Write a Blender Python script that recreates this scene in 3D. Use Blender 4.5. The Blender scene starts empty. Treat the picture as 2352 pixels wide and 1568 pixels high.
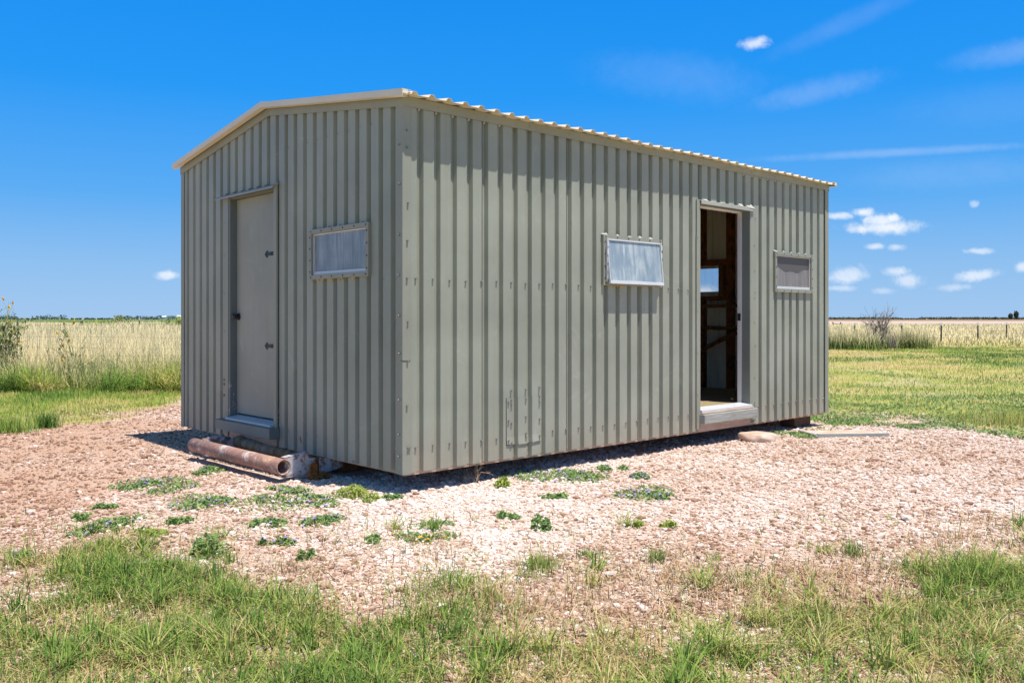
import bpy, bmesh, math, random
import numpy as np
from mathutils import Vector, Matrix, Quaternion
R = math.radians
random.seed(7); rng = np.random.default_rng(11)
SC = bpy.context.scene; COL = SC.collection

# ------------------------------------------------------------------ camera
CAMH = 1.22; F = 2030.0; CX = 1176.0; HY = 732.0      # focal length and horizon, in pixels of a 2352 wide frame
cam = bpy.data.cameras.new('camera'); cam.sensor_width = 36; cam.lens = F / 2352 * 36
cam.shift_y = -(784 - HY) / 2352; cam.clip_end = 9000; cam.clip_start = .05
co = bpy.data.objects.new('camera', cam); COL.objects.link(co)
co.location = (0, 0, CAMH); co.rotation_euler = (R(90), 0, 0); SC.camera = co

# ------------------------------------------------------------------ light
SUNV = Vector((.245, -.168, 1)).normalized()
sl = bpy.data.lights.new('sun', 'SUN'); sl.energy = 5.0; sl.angle = R(.53); sl.color = (1, .955, .885)
so = bpy.data.objects.new('sun', sl); COL.objects.link(so)
so.rotation_euler = SUNV.to_track_quat('Z', 'Y').to_euler(); so.location = (3, -3, 9)
SC.view_settings.view_transform = 'Standard'; SC.view_settings.look = 'None'
SC.view_settings.exposure = 0.35; SC.view_settings.gamma = 1

class NT:
    def __init__(s, tree): s.t = tree; s.t.nodes.clear()
    def n(s, typ, ins=None, out=0, **props):
        nd = s.t.nodes.new(typ)
        for k, v in props.items(): setattr(nd, k, v)
        for k, v in (ins or {}).items():
            sk = nd.inputs[k]
            if isinstance(v, bpy.types.NodeSocket): s.t.links.new(v, sk)
            elif hasattr(v, 'outputs'): s.t.links.new(v.outputs[0], sk)
            else: sk.default_value = v
        return nd
    def math(s, op, a, b=0.0, c=0.0, clamp=False):
        return s.n('ShaderNodeMath', {0: a, 1: b, 2: c}, operation=op, use_clamp=clamp).outputs[0]
    def noise(s, vec, scale, detail=3, rough=.55, dist=0):
        return s.n('ShaderNodeTexNoise', {'Vector': vec, 'Scale': scale, 'Detail': detail, 'Roughness': rough, 'Distortion': dist}).outputs[0]
    def ramp(s, fac, stops, interp='LINEAR'):
        r = s.n('ShaderNodeValToRGB', {'Fac': fac}); cr = r.color_ramp; cr.interpolation = interp
        while len(cr.elements) < len(stops): cr.elements.new(.5)
        for e, (p, c) in zip(cr.elements, stops):
            e.position = p; e.color = (c, c, c, 1) if isinstance(c, (int, float)) else (*c, 1)
        return r.outputs[0]
    def mix(s, f, a, b, blend='MIX'):
        m = s.n('ShaderNodeMix', data_type='RGBA', blend_type=blend)
        for k, v in ((0, f), (6, a), (7, b)):
            sk = m.inputs[k]
            if isinstance(v, bpy.types.NodeSocket): s.t.links.new(v, sk)
            else: sk.default_value = (*v, 1) if isinstance(v, tuple) and len(v) == 3 else v
        return m.outputs[2]
    def attr(s, name): return s.n('ShaderNodeAttribute', attribute_name=name).outputs['Fac']

# ------------------------------------------------------------------ sky
W = bpy.data.worlds.new("World"); SC.world = W; W.use_nodes = True
w = NT(W.node_tree)
sky = w.n('ShaderNodeTexSky', sky_type='NISHITA', sun_disc=False, sun_elevation=math.asin(SUNV.z),
          sun_rotation=math.atan2(SUNV.x, SUNV.y), air_density=1.0, dust_density=.25, ozone_density=1.5)
tc = w.n('ShaderNodeTexCoord'); sep = w.n('ShaderNodeSeparateXYZ', {0: tc.outputs['Generated']})
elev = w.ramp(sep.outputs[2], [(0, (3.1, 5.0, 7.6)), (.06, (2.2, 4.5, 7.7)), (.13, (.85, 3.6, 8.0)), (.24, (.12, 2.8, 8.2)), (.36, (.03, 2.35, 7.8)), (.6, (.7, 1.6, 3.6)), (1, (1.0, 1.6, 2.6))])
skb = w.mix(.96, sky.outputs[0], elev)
ysafe = w.math('MAXIMUM', sep.outputs[1], .05)
uu = w.math('DIVIDE', sep.outputs[0], ysafe); ww = w.math('DIVIDE', sep.outputs[2], ysafe)
uw = w.n('ShaderNodeCombineXYZ', {0: uu, 1: ww, 2: 0.0}).outputs[0]
n1 = w.noise(uw, 75, 7, .66, .4); n2 = w.noise(uw, 16, 4, .6, 1.0)
nn = w.math('ADD', w.math('MULTIPLY', w.math('SUBTRACT', n1, .5), 1.7), w.math('MULTIPLY', w.math('SUBTRACT', n2, .5), .5))
def cloud_set(lst, noisek, lo, hi):
    acc = None
    for (px, py, rx, ry, st, rot) in lst:
        mp = w.n('ShaderNodeMapping', {'Vector': uw, 'Location': ((px - CX) / F, (HY - py) / F, 0), 'Rotation': (0, 0, R(rot)),
                                       'Scale': (rx / F, ry / F, 1)}, vector_type='TEXTURE')
        ln = w.n('ShaderNodeVectorMath', {0: mp}, operation='LENGTH').outputs['Value']
        v = w.math('ADD', w.math('SUBTRACT', 1.0, ln), w.math('MULTIPLY', nn, noisek))
        v = w.n('ShaderNodeMapRange', {'Value': v, 'From Min': lo, 'From Max': hi, 'To Min': 0.0, 'To Max': st}, interpolation_type='SMOOTHSTEP').outputs[0]
        acc = v if acc is None else w.math('MAXIMUM', acc, v)
    return acc
cum = cloud_set([(2035, 523, 104, 20, 1, 0), (2022, 508, 52, 20, 1, 0), (2048, 502, 26, 14, 1, 0), (1985, 526, 50, 13, .9, 0), (1985, 488, 32, 13, .85, 0), (1925, 496, 42, 10, .7, 0), (2012, 566, 28, 10, .75, 0),
    (2058, 567, 26, 10, .7, 0), (2250, 577, 42, 9, .55, 0), (2238, 468, 14, 10, .4, 0), (1735, 99, 42, 17, .8, 8), (1950, 632, 52, 24, .6, 12),
    (1925, 662, 50, 9, .42, 0), (2058, 624, 36, 14, .65, 0), (2085, 645, 40, 20, .55, 0), (2030, 668, 32, 10, .32, 0), (2245, 632, 58, 16, .65, 8),
    (2185, 660, 50, 10, .4, 4), (2347, 614, 20, 15, .6, 10), (382, 632, 32, 13, .75, 0), (1612, 672, 44, 22, .95, 0), (1662, 628, 16, 16, .7, 0),
    (700, 660, 90, 22, .8, 0), (1200, 640, 120, 26, .8, 0), (-200, 600, 120, 26, .7, 0), (2600, 560, 160, 30, .8, 0)], .8, -.12, .85)
cir = cloud_set([(2060, 350, 400, 13, .24, 3), (1880, 208, 190, 36, .20, 12), (2320, 122, 170, 36, .2, 10), (1560, 180, 260, 70, .10, -6),
    (1960, 45, 260, 30, .10, 24), (2200, 400, 300, 45, .10, 3), (2300, 240, 300, 60, .06, 5)], .35, -.1, .9)
cmask = w.math('MULTIPLY', w.math('MAXIMUM', cum, w.math('MULTIPLY', cir, .6)), w.math('GREATER_THAN', sep.outputs[1], .1))
shade = w.ramp(n2, [(.3, (6.2, 7.2, 8.6)), (.6, (8.6, 8.9, 9.3))])
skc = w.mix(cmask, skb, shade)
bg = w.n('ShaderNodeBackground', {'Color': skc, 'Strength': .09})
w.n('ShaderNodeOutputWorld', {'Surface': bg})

# ------------------------------------------------------------------ materials
def mat(name):
    m = bpy.data.materials.new(name); m.use_nodes = True
    t = NT(m.node_tree); t.m = m
    t.pos = t.n('ShaderNodeTexCoord').outputs['Object']
    return t
def finish(t, color, rough=.6, metal=0.0, bump=None, bstr=.3, bdist=.01, spec=.5, coat=0, trans=None, alpha=None):
    ins = {'Base Color': color if not isinstance(color, tuple) else (*color, 1), 'Roughness': rough, 'Metallic': metal, 'Specular IOR Level': spec, 'Coat Weight': coat}
    if bump is not None:
        ins['Normal'] = t.n('ShaderNodeBump', {'Height': bump, 'Strength': bstr, 'Distance': bdist})
    p = t.n('ShaderNodeBsdfPrincipled', ins); sh = p
    if trans:
        tr = t.n('ShaderNodeBsdfTranslucent', {'Color': color if not isinstance(color, tuple) else (*color, 1)})
        sh = t.n('ShaderNodeMixShader', {0: trans, 1: p, 2: tr})
    t.n('ShaderNodeOutputMaterial', {'Surface': sh})
    return t.m
def streaks(t, sx, sz):                                   # vertical dirt streak coordinates
    return t.n('ShaderNodeMapping', {'Vector': t.pos, 'Scale': (sx, sx, sz)}).outputs[0]

def painted(name, base, var=.12, rough=.42, dirt=(.27, .24, .18), dirtk=.5, spec=.45, splash=False):
    t = mat(name)
    a = t.noise(t.pos, 1.3, 4); b = t.noise(streaks(t, 22, .7), 1, 4, .6); c = t.noise(t.pos, 160, 2)
    d = tuple(x * (1 - var) for x in base); l = tuple(min(1, x * (1 + var)) for x in base)
    col = t.mix(t.ramp(a, [(.3, 0), (.7, 1)]), d, l)
    col = t.mix(t.math('MULTIPLY', t.ramp(b, [(.55, 0), (.85, 1)]), dirtk), col, dirt)
    col = t.mix(t.math('MULTIPLY', t.ramp(c, [(.66, 0), (.74, 1)]), .25), col, tuple(x * .6 for x in base))
    if splash:
        zz = t.n('ShaderNodeSeparateXYZ', {0: t.pos}).outputs[2]
        dn = t.math('ADD', t.math('MULTIPLY', t.noise(streaks(t, 14, 3), 1, 5, .7), .8), t.n('ShaderNodeMapRange', {'Value': zz, 'From Min': .12, 'From Max': .75, 'To Min': .38, 'To Max': -.15}).outputs[0])
        col = t.mix(t.math('MULTIPLY', t.ramp(dn, [(.45, 0), (.95, 1)]), .55), col, (.42, .33, .25))
        sc_ = t.noise(t.pos, 2.7, 6, .7, 1.5); col = t.mix(t.math('MULTIPLY', t.ramp(sc_, [(.60, 0), (.66, 1)]), .18), col, (.5, .5, .45))
    oil = t.noise(streaks(t, 3, 1.4), 1, 2)
    bm_ = t.math('ADD', t.math('MULTIPLY', oil, 1.0), t.math('MULTIPLY', c, .03))
    return finish(t, col, t.ramp(a, [(.3, rough - .06), (.7, rough + .08)]), bump=bm_, bstr=.6, bdist=.02, spec=spec)
SAGE = painted('sage_painted_steel', (.315, .332, .268), .14, dirtk=.5, splash=True, spec=.32)
SAGE_TRIM = painted('sage_trim_steel', (.295, .305, .245), .1, .45, spec=.3)
SAGE_DARK = painted('sage_painted_timber', (.20, .225, .20), .2, .6)
CREAMROOF = painted('cream_roof_steel', (.74, .66, .50), .06, .4, dirtk=.15)
LINER = painted('cream_inner_face', (.86, .84, .68), .08, .5, dirt=(.2, .18, .12), dirtk=.6)
DOORP = painted('door_paint', (.31, .32, .262), .14, .55, dirtk=.7, splash=True)
ALU = painted('aluminium', (.62, .63, .64), .06, .32, dirt=(.4, .38, .34), dirtk=.3)
WHITEP = painted('white_painted_timber', (.74, .71, .70), .06, .5, dirtk=.3)
t = mat('dark_iron'); IRON = finish(t, (.03, .03, .035), .45, .3)
t = mat('screw_steel'); SCREW = finish(t, (.32, .31, .28), .35, .6)
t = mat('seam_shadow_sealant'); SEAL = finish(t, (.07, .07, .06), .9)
t = mat('yellow_foam'); FOAM = finish(t, t.mix(t.noise(t.pos, 60, 3), (.75, .55, .22), (.62, .30, .06)), .9, bump=t.noise(t.pos, 90, 3), bstr=.8)
t = mat('white_caulk'); CAULK = finish(t, t.mix(t.noise(t.pos, 60, 3), (.56, .54, .47), (.40, .39, .33)), .8, bump=t.noise(t.pos, 120, 3), bstr=.7)
def rusty(name, cols, sc=5):
    t = mat(name)
    a = t.noise(t.pos, sc, 6, .65, .8); b = t.noise(t.pos, sc * 6, 4, .7)
    f = t.math('ADD', t.math('MULTIPLY', a, .75), t.math('MULTIPLY', b, .25))
    n = len(cols); col = t.ramp(f, [(.34 + .32 * i / (n - 1), c) for i, c in enumerate(cols)])
    return finish(t, col, .8, bump=b, bstr=.6, bdist=.006, spec=.3)
RUST_PIPE = rusty('rusty_pipe_paint', [(.50, .45, .43), (.58, .52, .48), (.40, .25, .20), (.28, .15, .12), (.36, .21, .17), (.48, .27, .15), (.54, .46, .42)])
RUST_CHAN = rusty('rusty_white_channel', [(.60, .62, .68), (.62, .64, .70), (.58, .59, .64), (.50, .46, .45), (.26, .11, .06), (.40, .30, .27), (.18, .06, .035)], 9)
RUST = rusty('brown_rust', [(.07, .035, .02), (.15, .055, .02), (.28, .10, .03), (.10, .045, .02)], 9)
RUST_OR = rusty('orange_rust', [(.25, .08, .02), (.45, .17, .03), (.20, .07, .03), (.5, .25, .08)], 24)
def wood(name, c1, c2, gx=(2, 2, 40)):
    t = mat(name)
    v = t.n('ShaderNodeMapping', {'Vector': t.pos, 'Scale': gx}).outputs[0]
    a = t.noise(v, 2.2, 5, .6, 1.2); b = t.noise(t.pos, 3, 3)
    col = t.mix(t.ramp(a, [(.35, 0), (.65, 1)]), c1, c2); col = t.mix(t.ramp(b, [(.5, 0), (.8, .5)]), col, tuple(x * .55 for x in c1))
    return finish(t, col, .85, bump=a, bstr=.7, bdist=.006, spec=.2)
WOOD_GREY = wood('weathered_grey_timber', (.30, .31, .28), (.44, .44, .40))
WOOD_PINK = wood('bare_pinkish_timber', (.45, .30, .22), (.58, .44, .35))
WOOD_DARK = wood('dark_joist_timber', (.10, .06, .04), (.16, .09, .05))
WOOD_OR = wood('orange_brown_pole', (.30, .15, .05), (.14, .07, .03), (9, 9, 9))
MOSS = rusty('mossy_timber', [(.46, .42, .38), (.38, .31, .26), (.36, .26, .12), (.24, .17, .11), (.50, .36, .14)], 7)
def pane(name, c1, c2, c3, k=.5, rough=.22):
    t = mat(name)
    a = t.noise(streaks(t, 22, 1.8), 1, 6, .7, .5); b = t.noise(t.pos, 5.5, 5, .6)
    col = t.mix(t.ramp(a, [(.36, 0), (.62, 1)]), c1, c2); col = t.mix(t.ramp(b, [(.38, 0), (.7, k)]), col, c3)  # streaks and blotches put dust and varied reflections into the pane colour
    c = t.noise(t.pos, 130, 2); col = t.mix(t.ramp(c, [(.68, 0), (.75, .6)]), col, (.75, .78, .8))
    return finish(t, col, rough, spec=.7, coat=.25)
def _tr(m, k):
    nt = m.node_tree; out = [n for n in nt.nodes if n.type == 'OUTPUT_MATERIAL'][0]; sh = out.inputs[0].links[0].from_socket
    tr = nt.nodes.new('ShaderNodeBsdfTranslucent'); tr.inputs[0].default_value = (.9, .93, .96, 1); mx = nt.nodes.new('ShaderNodeMixShader'); mx.inputs[0].default_value = k
    nt.links.new(sh, mx.inputs[1]); nt.links.new(tr.outputs[0], mx.inputs[2]); nt.links.new(mx.outputs[0], out.inputs[0]); return m
PANE_BLUE = pane('dusty_blue_pane', (.14, .175, .21), (.46, .50, .52), (.20, .225, .25), .85)
PANE_WHITE = pane('milky_pane', (.28, .37, .43), (.76, .82, .80), (.28, .38, .46), .9)
_tr(PANE_BLUE, .2); _tr(PANE_WHITE, .3)
PANE_BROWN = pane('curtained_pane', (.17, .145, .13), (.27, .235, .215), (.15, .13, .12), rough=.35)
t = mat('dusty_clear_pane')
tb = t.n('ShaderNodeBsdfTransparent', {'Color': (.86, .9, .95, 1)}); df = t.n('ShaderNodeBsdfDiffuse', {'Color': (.6, .62, .65, 1)})
gl = t.n('ShaderNodeBsdfGlossy', {'Roughness': .05})
m1 = t.n('ShaderNodeMixShader', {0: t.ramp(t.noise(streaks(t, 20, 2), 1, 4), [(.3, .04), (.8, .16)]), 1: tb, 2: df})
t.n('ShaderNodeOutputMaterial', {'Surface': t.n('ShaderNodeMixShader', {0: .06, 1: m1, 2: gl})}); PANE_CLEAR = t.m

# vegetation: attribute var picks the hue of a blade, hgt runs 0 to 1 from its foot to its tip
def veg(name, stops, tip=None, tipk=0, trans=.35, up=.4):
    t = mat(name)
    col = t.ramp(t.attr('var'), stops)
    if tip: col = t.mix(t.math('MULTIPLY', t.ramp(t.attr('hgt'), [(.25, 0), (.8, 1)]), tipk), col, tip)
    nrm = t.n('ShaderNodeVectorMath', {0: t.n('ShaderNodeVectorMath', {0: t.n('ShaderNodeNewGeometry').outputs['Normal'], 3: 1 - up}, operation='SCALE'), 1: (0, 0, up)}, operation='ADD').outputs[0]
    nrm = t.n('ShaderNodeVectorMath', {0: nrm}, operation='NORMALIZE').outputs[0]
    p = t.n('ShaderNodeBsdfPrincipled', {'Base Color': col, 'Roughness': .65, 'Specular IOR Level': .2, 'Normal': nrm})
    tr = t.n('ShaderNodeBsdfTranslucent', {'Color': col})
    t.n('ShaderNodeOutputMaterial', {'Surface': t.n('ShaderNodeMixShader', {0: trans, 1: p, 2: tr})})
    return t.m
V_TURF = veg('turf_blades', [(0, (.055, .12, .02)), (.2, (.12, .22, .04)), (.42, (.24, .35, .06)), (.56, (.38, .44, .10)), (.68, (.54, .44, .18)), (.88, (.70, .55, .28)), (1, (.38, .24, .13))], trans=.3, up=.35)
V_TALL = veg('tall_grass_blades', [(0, (.12, .19, .04)), (.25, (.22, .29, .07)), (.45, (.38, .38, .13)), (.65, (.64, .52, .20)), (1, (.86, .73, .44))], (.88, .75, .45), .8, trans=.35, up=.6)
V_LAWN = veg('lawn_blades', [(0, (.07, .15, .025)), (.3, (.15, .28, .045)), (.55, (.33, .41, .06)), (.74, (.54, .48, .16)), (1, (.70, .52, .25))], trans=.3, up=.6)
V_WEED = veg('weed_leaves', [(0, (.09, .17, .05)), (.5, (.19, .29, .09)), (1, (.32, .42, .15))], trans=.25, up=.3)
V_WEEDY = veg('yellow_green_leaves', [(0, (.18, .27, .05)), (.5, (.30, .38, .07)), (1, (.42, .42, .12))], trans=.3)
V_BUSH = veg('bush_leaves', [(0, (.10, .13, .05)), (.5, (.22, .26, .09)), (1, (.42, .44, .20))], trans=.3)
V_DRY = veg('dry_stems', [(0, (.34, .19, .09)), (.5, (.50, .33, .18)), (1, (.66, .54, .36))], trans=.1)
V_DEAD = veg('dead_twigs', [(0, (.14, .11, .10)), (.6, (.24, .20, .18)), (1, (.34, .29, .25))], trans=.02)
V_PURPLE = veg('purple_petals', [(0, (.40, .30, .72)), (1, (.62, .54, .92))], trans=.3)
V_YELLOW = veg('yellow_petals', [(0, (.80, .50, .03)), (1, (.86, .62, .08))], trans=.3)
V_FAR = veg('distant_tree_leaves', [(0, (.06, .10, .08)), (1, (.10, .14, .09))], trans=.0)
t = mat('gravel_stone')
vv = t.attr('var'); nz = t.noise(t.pos, 45, 3)
col = t.ramp(vv, [(0, (.22, .12, .08)), (.18, (.36, .21, .14)), (.36, (.50, .34, .25)), (.55, (.63, .50, .42)), (.8, (.76, .66, .59)), (1, (.82, .75, .69))])
col = t.mix(t.ramp(nz, [(.4, 0), (.75, .45)]), col, (.47, .31, .22))
STONE = finish(t, col, .9, bump=nz, bstr=.35, bdist=.004, spec=.2)
t = mat('pale_pinkish_rock')
nz = t.noise(t.pos, 7, 6, .6); STONE2 = finish(t, t.ramp(nz, [(.3, (.40, .24, .16)), (.5, (.55, .40, .31)), (.7, (.68, .56, .48))]), .9, bump=nz, bstr=.7, bdist=.03, spec=.2)
t = mat('floor_bedding')
nz = t.noise(t.pos, 60, 4, .7); BEDD = finish(t, t.ramp(nz, [(.3, (.18, .13, .07)), (.6, (.42, .33, .18)), (.75, (.62, .48, .24))]), .95, bump=nz, bstr=1, bdist=.02)

# ------------------------------------------------------------------ mesh helpers
class MB:
    def __init__(s, T=None): s.v = []; s.f = []; s.m = []; s.T = T or (lambda p: p)
    def add(s, vs, fs, mi=0):
        b = len(s.v); s.v += [tuple(s.T(tuple(p))) for p in vs]
        for f in fs: s.f.append([b + i for i in f]); s.m.append(mi)
    def box(s, x0, x1, y0, y1, z0, z1, mi=0):
        P = [(x, y, z) for z in (z0, z1) for y in (y0, y1) for x in (x0, x1)]
        s.add(P, [(0, 2, 3, 1), (4, 5, 7, 6), (0, 1, 5, 4), (2, 6, 7, 3), (0, 4, 6, 2), (1, 3, 7, 5)], mi)
    def prism(s, poly, a0, a1, axis='y', mi=0):             # poly in the two other axes
        n = len(poly)
        f = {'y': lambda p, a: (p[0], a, p[1]), 'x': lambda p, a: (a, p[0], p[1]), 'z': lambda p, a: (p[0], p[1], a)}[axis]
        P = [f(p, a0) for p in poly] + [f(p, a1) for p in poly]
        s.add(P, [tuple(range(n)), tuple(range(2 * n - 1, n - 1, -1))] + [(i, (i + 1) % n, n + (i + 1) % n, n + i) for i in range(n)], mi)
    def tube(s, p0, p1, r0, r1=None, n=8, mi=0, cap=True):
        p0 = Vector(p0); p1 = Vector(p1); r1 = r0 if r1 is None else r1
        d = (p1 - p0).normalized(); a = d.orthogonal().normalized(); b = d.cross(a)
        P = [tuple(c + (a * math.cos(2 * math.pi * i / n) + b * math.sin(2 * math.pi * i / n)) * r) for c, r in ((p0, r0), (p1, r1)) for i in range(n)]
        fs = [(i, (i + 1) % n, n + (i + 1) % n, n + i) for i in range(n)]
        if cap: fs += [tuple(range(n - 1, -1, -1)), tuple(range(n, 2 * n))]
        s.add(P, fs, mi)
    def build(s, name, mats, parent=None, bevel=0, smooth=False, recalc=True):
        me = bpy.data.meshes.new(name); me.from_pydata(s.v, [], s.f)
        for m in (mats if isinstance(mats, (list, tuple)) else [mats]): me.materials.append(m)
        me.polygons.foreach_set('material_index', s.m)
        if recalc:
            bm = bmesh.new(); bm.from_mesh(me); bmesh.ops.recalc_face_normals(bm, faces=bm.faces); bm.to_mesh(me); bm.free()
        if smooth: me.polygons.foreach_set('use_smooth', [True] * len(me.polygons))
        o = bpy.data.objects.new(name, me); COL.objects.link(o)
        if parent is not None: o.parent = parent
        if bevel:
            b = o.modifiers.new('bevel', 'BEVEL'); b.width = bevel; b.segments = 2; b.limit_method = 'ANGLE'
        return o
def npmesh(name, V, faces, mats, attrs=None, parent=None, smooth=False):
    """V (n,3); faces list of int arrays (m,k)"""
    me = bpy.data.meshes.new(name)
    me.vertices.add(len(V)); me.vertices.foreach_set('co', np.ascontiguousarray(V, dtype=np.float32).ravel())
    loops = np.concatenate([f.ravel() for f in faces]); sizes = np.concatenate([np.full(len(f), f.shape[1]) for f in faces])
    me.loops.add(len(loops)); me.loops.foreach_set('vertex_index', loops.astype(np.int32))
    st = np.concatenate([[0], np.cumsum(sizes)[:-1]])
    me.polygons.add(len(sizes)); me.polygons.foreach_set('loop_start', st.astype(np.int32))
    me.update(calc_edges=True)
    for m in (mats if isinstance(mats, list) else [mats]): me.materials.append(m)
    for k, a in (attrs or {}).items():
        at = me.attributes.new(k, 'FLOAT', 'POINT'); at.data.foreach_set('value', np.ascontiguousarray(a, dtype=np.float32))
    me.polygons.foreach_set('use_smooth', np.full(len(sizes), smooth))
    o = bpy.data.objects.new(name, me); COL.objects.link(o)
    if parent is not None: o.parent = parent
    return o
def tag(o, label=None, cat=None, group=None, kind=None):
    for k, v in (('label', label), ('category', cat), ('group', group), ('kind', kind)):
        if v: o[k] = v
    return o
def empty(name, loc=(0, 0, 0), rz=0, parent=None):
    o = bpy.data.objects.new(name, None); COL.objects.link(o); o.location = loc; o.rotation_euler = (0, 0, rz); o.empty_display_size = .2
    if parent is not None: o.parent = parent
    return o

# lattice noise for placing things
_L = rng.random((64, 64))
def vnoise(x, y, s, k=0):
    x = np.asarray(x) * s + 17.3 * k + 500; y = np.asarray(y) * s + 9.7 * k + 500
    xi = np.floor(x).astype(int); yi = np.floor(y).astype(int); fx = x - xi; fy = y - yi
    fx = fx * fx * (3 - 2 * fx); fy = fy * fy * (3 - 2 * fy)
    g = lambda i, j: _L[(i) % 64, (j) % 64]
    return (g(xi, yi) * (1 - fx) + g(xi + 1, yi) * fx) * (1 - fy) + (g(xi, yi + 1) * (1 - fx) + g(xi + 1, yi + 1) * fx) * fy
def fbm(x, y, s, k=0): return .5 * vnoise(x, y, s, k) + .3 * vnoise(x, y, s * 2.1, k + 3) + .2 * vnoise(x, y, s * 4.7, k + 5)
def sst(a, b, x): t_ = np.clip((x - a) / (b - a), 0, 1); return t_ * t_ * (3 - 2 * t_)
def gz(x, y):
    x = np.asarray(x, float); y = np.asarray(y, float)
    far = sst(14, 60, np.hypot(x, y))
    return .03 * (fbm(x, y, .55, 1) - .5) + .012 * (fbm(x, y, 2.3, 2) - .5) + far * .25 * (fbm(x, y, .05, 4) - .5)
def G(px, py):                                           # the point of the ground seen at that place of a 2352 wide frame
    Y = F * CAMH / (py - HY); return ((px - CX) / F * Y, Y)
def PY(Y): return HY + F * CAMH / np.maximum(Y, .6)
def PX(X, Y): return CX + F * X / np.maximum(Y, .6)

# shed placement
P0 = (-.753, 6.09); ANG = math.atan2(.68, .733); L = 5.97; WD = 3.74
ca, sa = math.cos(ANG), math.sin(ANG)
def to_local(x, y): dx = x - P0[0]; dy = y - P0[1]; return dx * ca + dy * sa, -dx * sa + dy * ca
def S(lx, ly): return P0[0] + lx * ca - ly * sa, P0[1] + lx * sa + ly * ca

# ------------------------------------------------------------------ what grows where
FG_X = [-600, 0, 120, 210, 330, 420, 500, 600, 700, 800, 880, 950, 1010, 1080, 1200, 1350, 1500, 1560, 1700, 1850, 1980, 2080, 2200, 2352, 3000]
FG_Y = [1350, 1335, 1310, 1288, 1278, 1300, 1322, 1330, 1345, 1400, 1380, 1325, 1318, 1390, 1425, 1440, 1420, 1385, 1378, 1395, 1380, 1330, 1285, 1250, 1240]
PAD_X = [-900, 0, 100, 200, 300, 415, 1000, 1780, 1850, 1930, 2050, 2150, 2230, 2352, 3200]
PAD_Y = [990, 988, 982, 974, 955, 922, 915, 962, 982, 978, 962, 968, 990, 1004, 1020]
def cover(x, y):
    """grass cover 0..1"""
    px = PX(x, y); py = PY(y); n = fbm(x, y, 1.6, 7) - .5; n2 = fbm(x, y, 6, 8) - .5
    fgd = (py - np.interp(px, FG_X, FG_Y)) / 75 + n * 3.4 + n2 * 2.4
    fg = sst(-.5, 1.7, fgd)
    # bare spots in the foreground grass
    for (bx, by, rx, ry) in ((640, 1500, 170, 45), (260, 1545, 150, 22), (1350, 1480, 80, 30), (1950, 1492, 110, 30), (1240, 1430, 90, 30), (2310, 1520, 90, 40), (1750, 1560, 160, 30)):
        fg = fg * (1 - .8 * np.exp(-(((px - bx) / rx) ** 2 + ((py - by) / ry) ** 2)))
    fg = fg * (.22 + .78 * sst(.36, .60, fbm(x, y, 2.6, 12))) * (1 - .35 * sst(1000, 1300, px) * sst(2150, 1950, px))
    back = sst(-.5, .7, (np.interp(px, PAD_X, PAD_Y) - py) / 16 + n * 3 + n2 * 1.5) * (.55 + .45 * sst(.38, .55, fbm(x, y, .9, 13)))
    return np.where(py > 1150, fg, np.where(py < 1060, back, 0)), px, py

# ------------------------------------------------------------------ ground
def grid(lo, hi, near0, near1, step, grow=1.22):
    a = list(np.arange(near0, near1 + 1e-6, step)); d = step
    while a[-1] < hi: d *= grow; a.append(a[-1] + d)
    d = step; b = [near0]
    while b[-1] > lo: d *= grow; b.append(b[-1] - d)
    return np.array(b[:0:-1] + a)
gx = grid(-6000, 6000, -8, 8, .09); gy = grid(-60, 7000, 2.2, 13, .09)
X, Y = np.meshgrid(gx, gy); nx, ny = len(gx), len(gy)
Z = gz(X, Y)
cov, px_, py_ = cover(X, Y)
idx = np.arange(nx * ny).reshape(ny, nx)
quads = np.stack([idx[:-1, :-1], idx[:-1, 1:], idx[1:, 1:], idx[1:, :-1]], -1).reshape(-1, 4)
dryv = np.clip(fbm(X, Y, .35, 21) * 1.3 - .25, 0, 1)
# whiteness of the gravel: pale in the middle, brown to the left and near the grass
white = np.exp(-(((px_ - 1000) / 520) ** 2)) * sst(1400, 1220, py_) * .8 + .55 * sst(1500, 1750, px_) * sst(1330, 1150, py_) * .6 + .30
white = np.clip(white + (fbm(X, Y, 1.1, 31) - .5) * .9 - .5 * np.exp(-((px_ - 0) / 520) ** 2) * sst(1230, 1000, py_), 0, 1)
t = mat('ground')
P = t.n('ShaderNodeNewGeometry').outputs['Position']
cg, cw, cd = t.attr('grass'), t.attr('white'), t.attr('dry')
vo = t.n('ShaderNodeTexVoronoi', {'Vector': P, 'Scale': 56.0, 'Randomness': 1.0}); vs = t.n('ShaderNodeTexVoronoi', {'Vector': P, 'Scale': 120.0})
cellr = t.n('ShaderNodeSeparateColor', {0: vo.outputs['Color']}).outputs[0]
cells = t.n('ShaderNodeSeparateColor', {0: vs.outputs['Color']}).outputs[1]
nA = t.noise(P, 3.1, 5, .65); nB = t.noise(P, 30, 4, .7); nC = t.noise(P, .6, 4, .6)
dirt = t.ramp(nB, [(.25, (.30, .15, .085)), (.5, (.46, .27, .17)), (.75, (.60, .42, .31))])
stone = t.ramp(cellr, [(0, (.48, .32, .24)), (.3, (.58, .44, .36)), (.65, (.68, .57, .50)), (1, (.80, .73, .68))])
sm = t.ramp(cells, [(0, (.44, .27, .19)), (.5, (.60, .47, .39)), (1, (.74, .64, .57))])
amt = t.math('ADD', t.math('MULTIPLY', cw, .85), t.math('MULTIPLY', t.math('SUBTRACT', nA, .5), .9))
isst = t.n('ShaderNodeMapRange', {'Value': t.math('SUBTRACT', t.math('ADD', amt, .28), cellr), 'From Min': 0.0, 'From Max': .15}).outputs[0]
edge = t.ramp(vo.outputs['Distance'], [(.35, 1), (.75, 0)])
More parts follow.
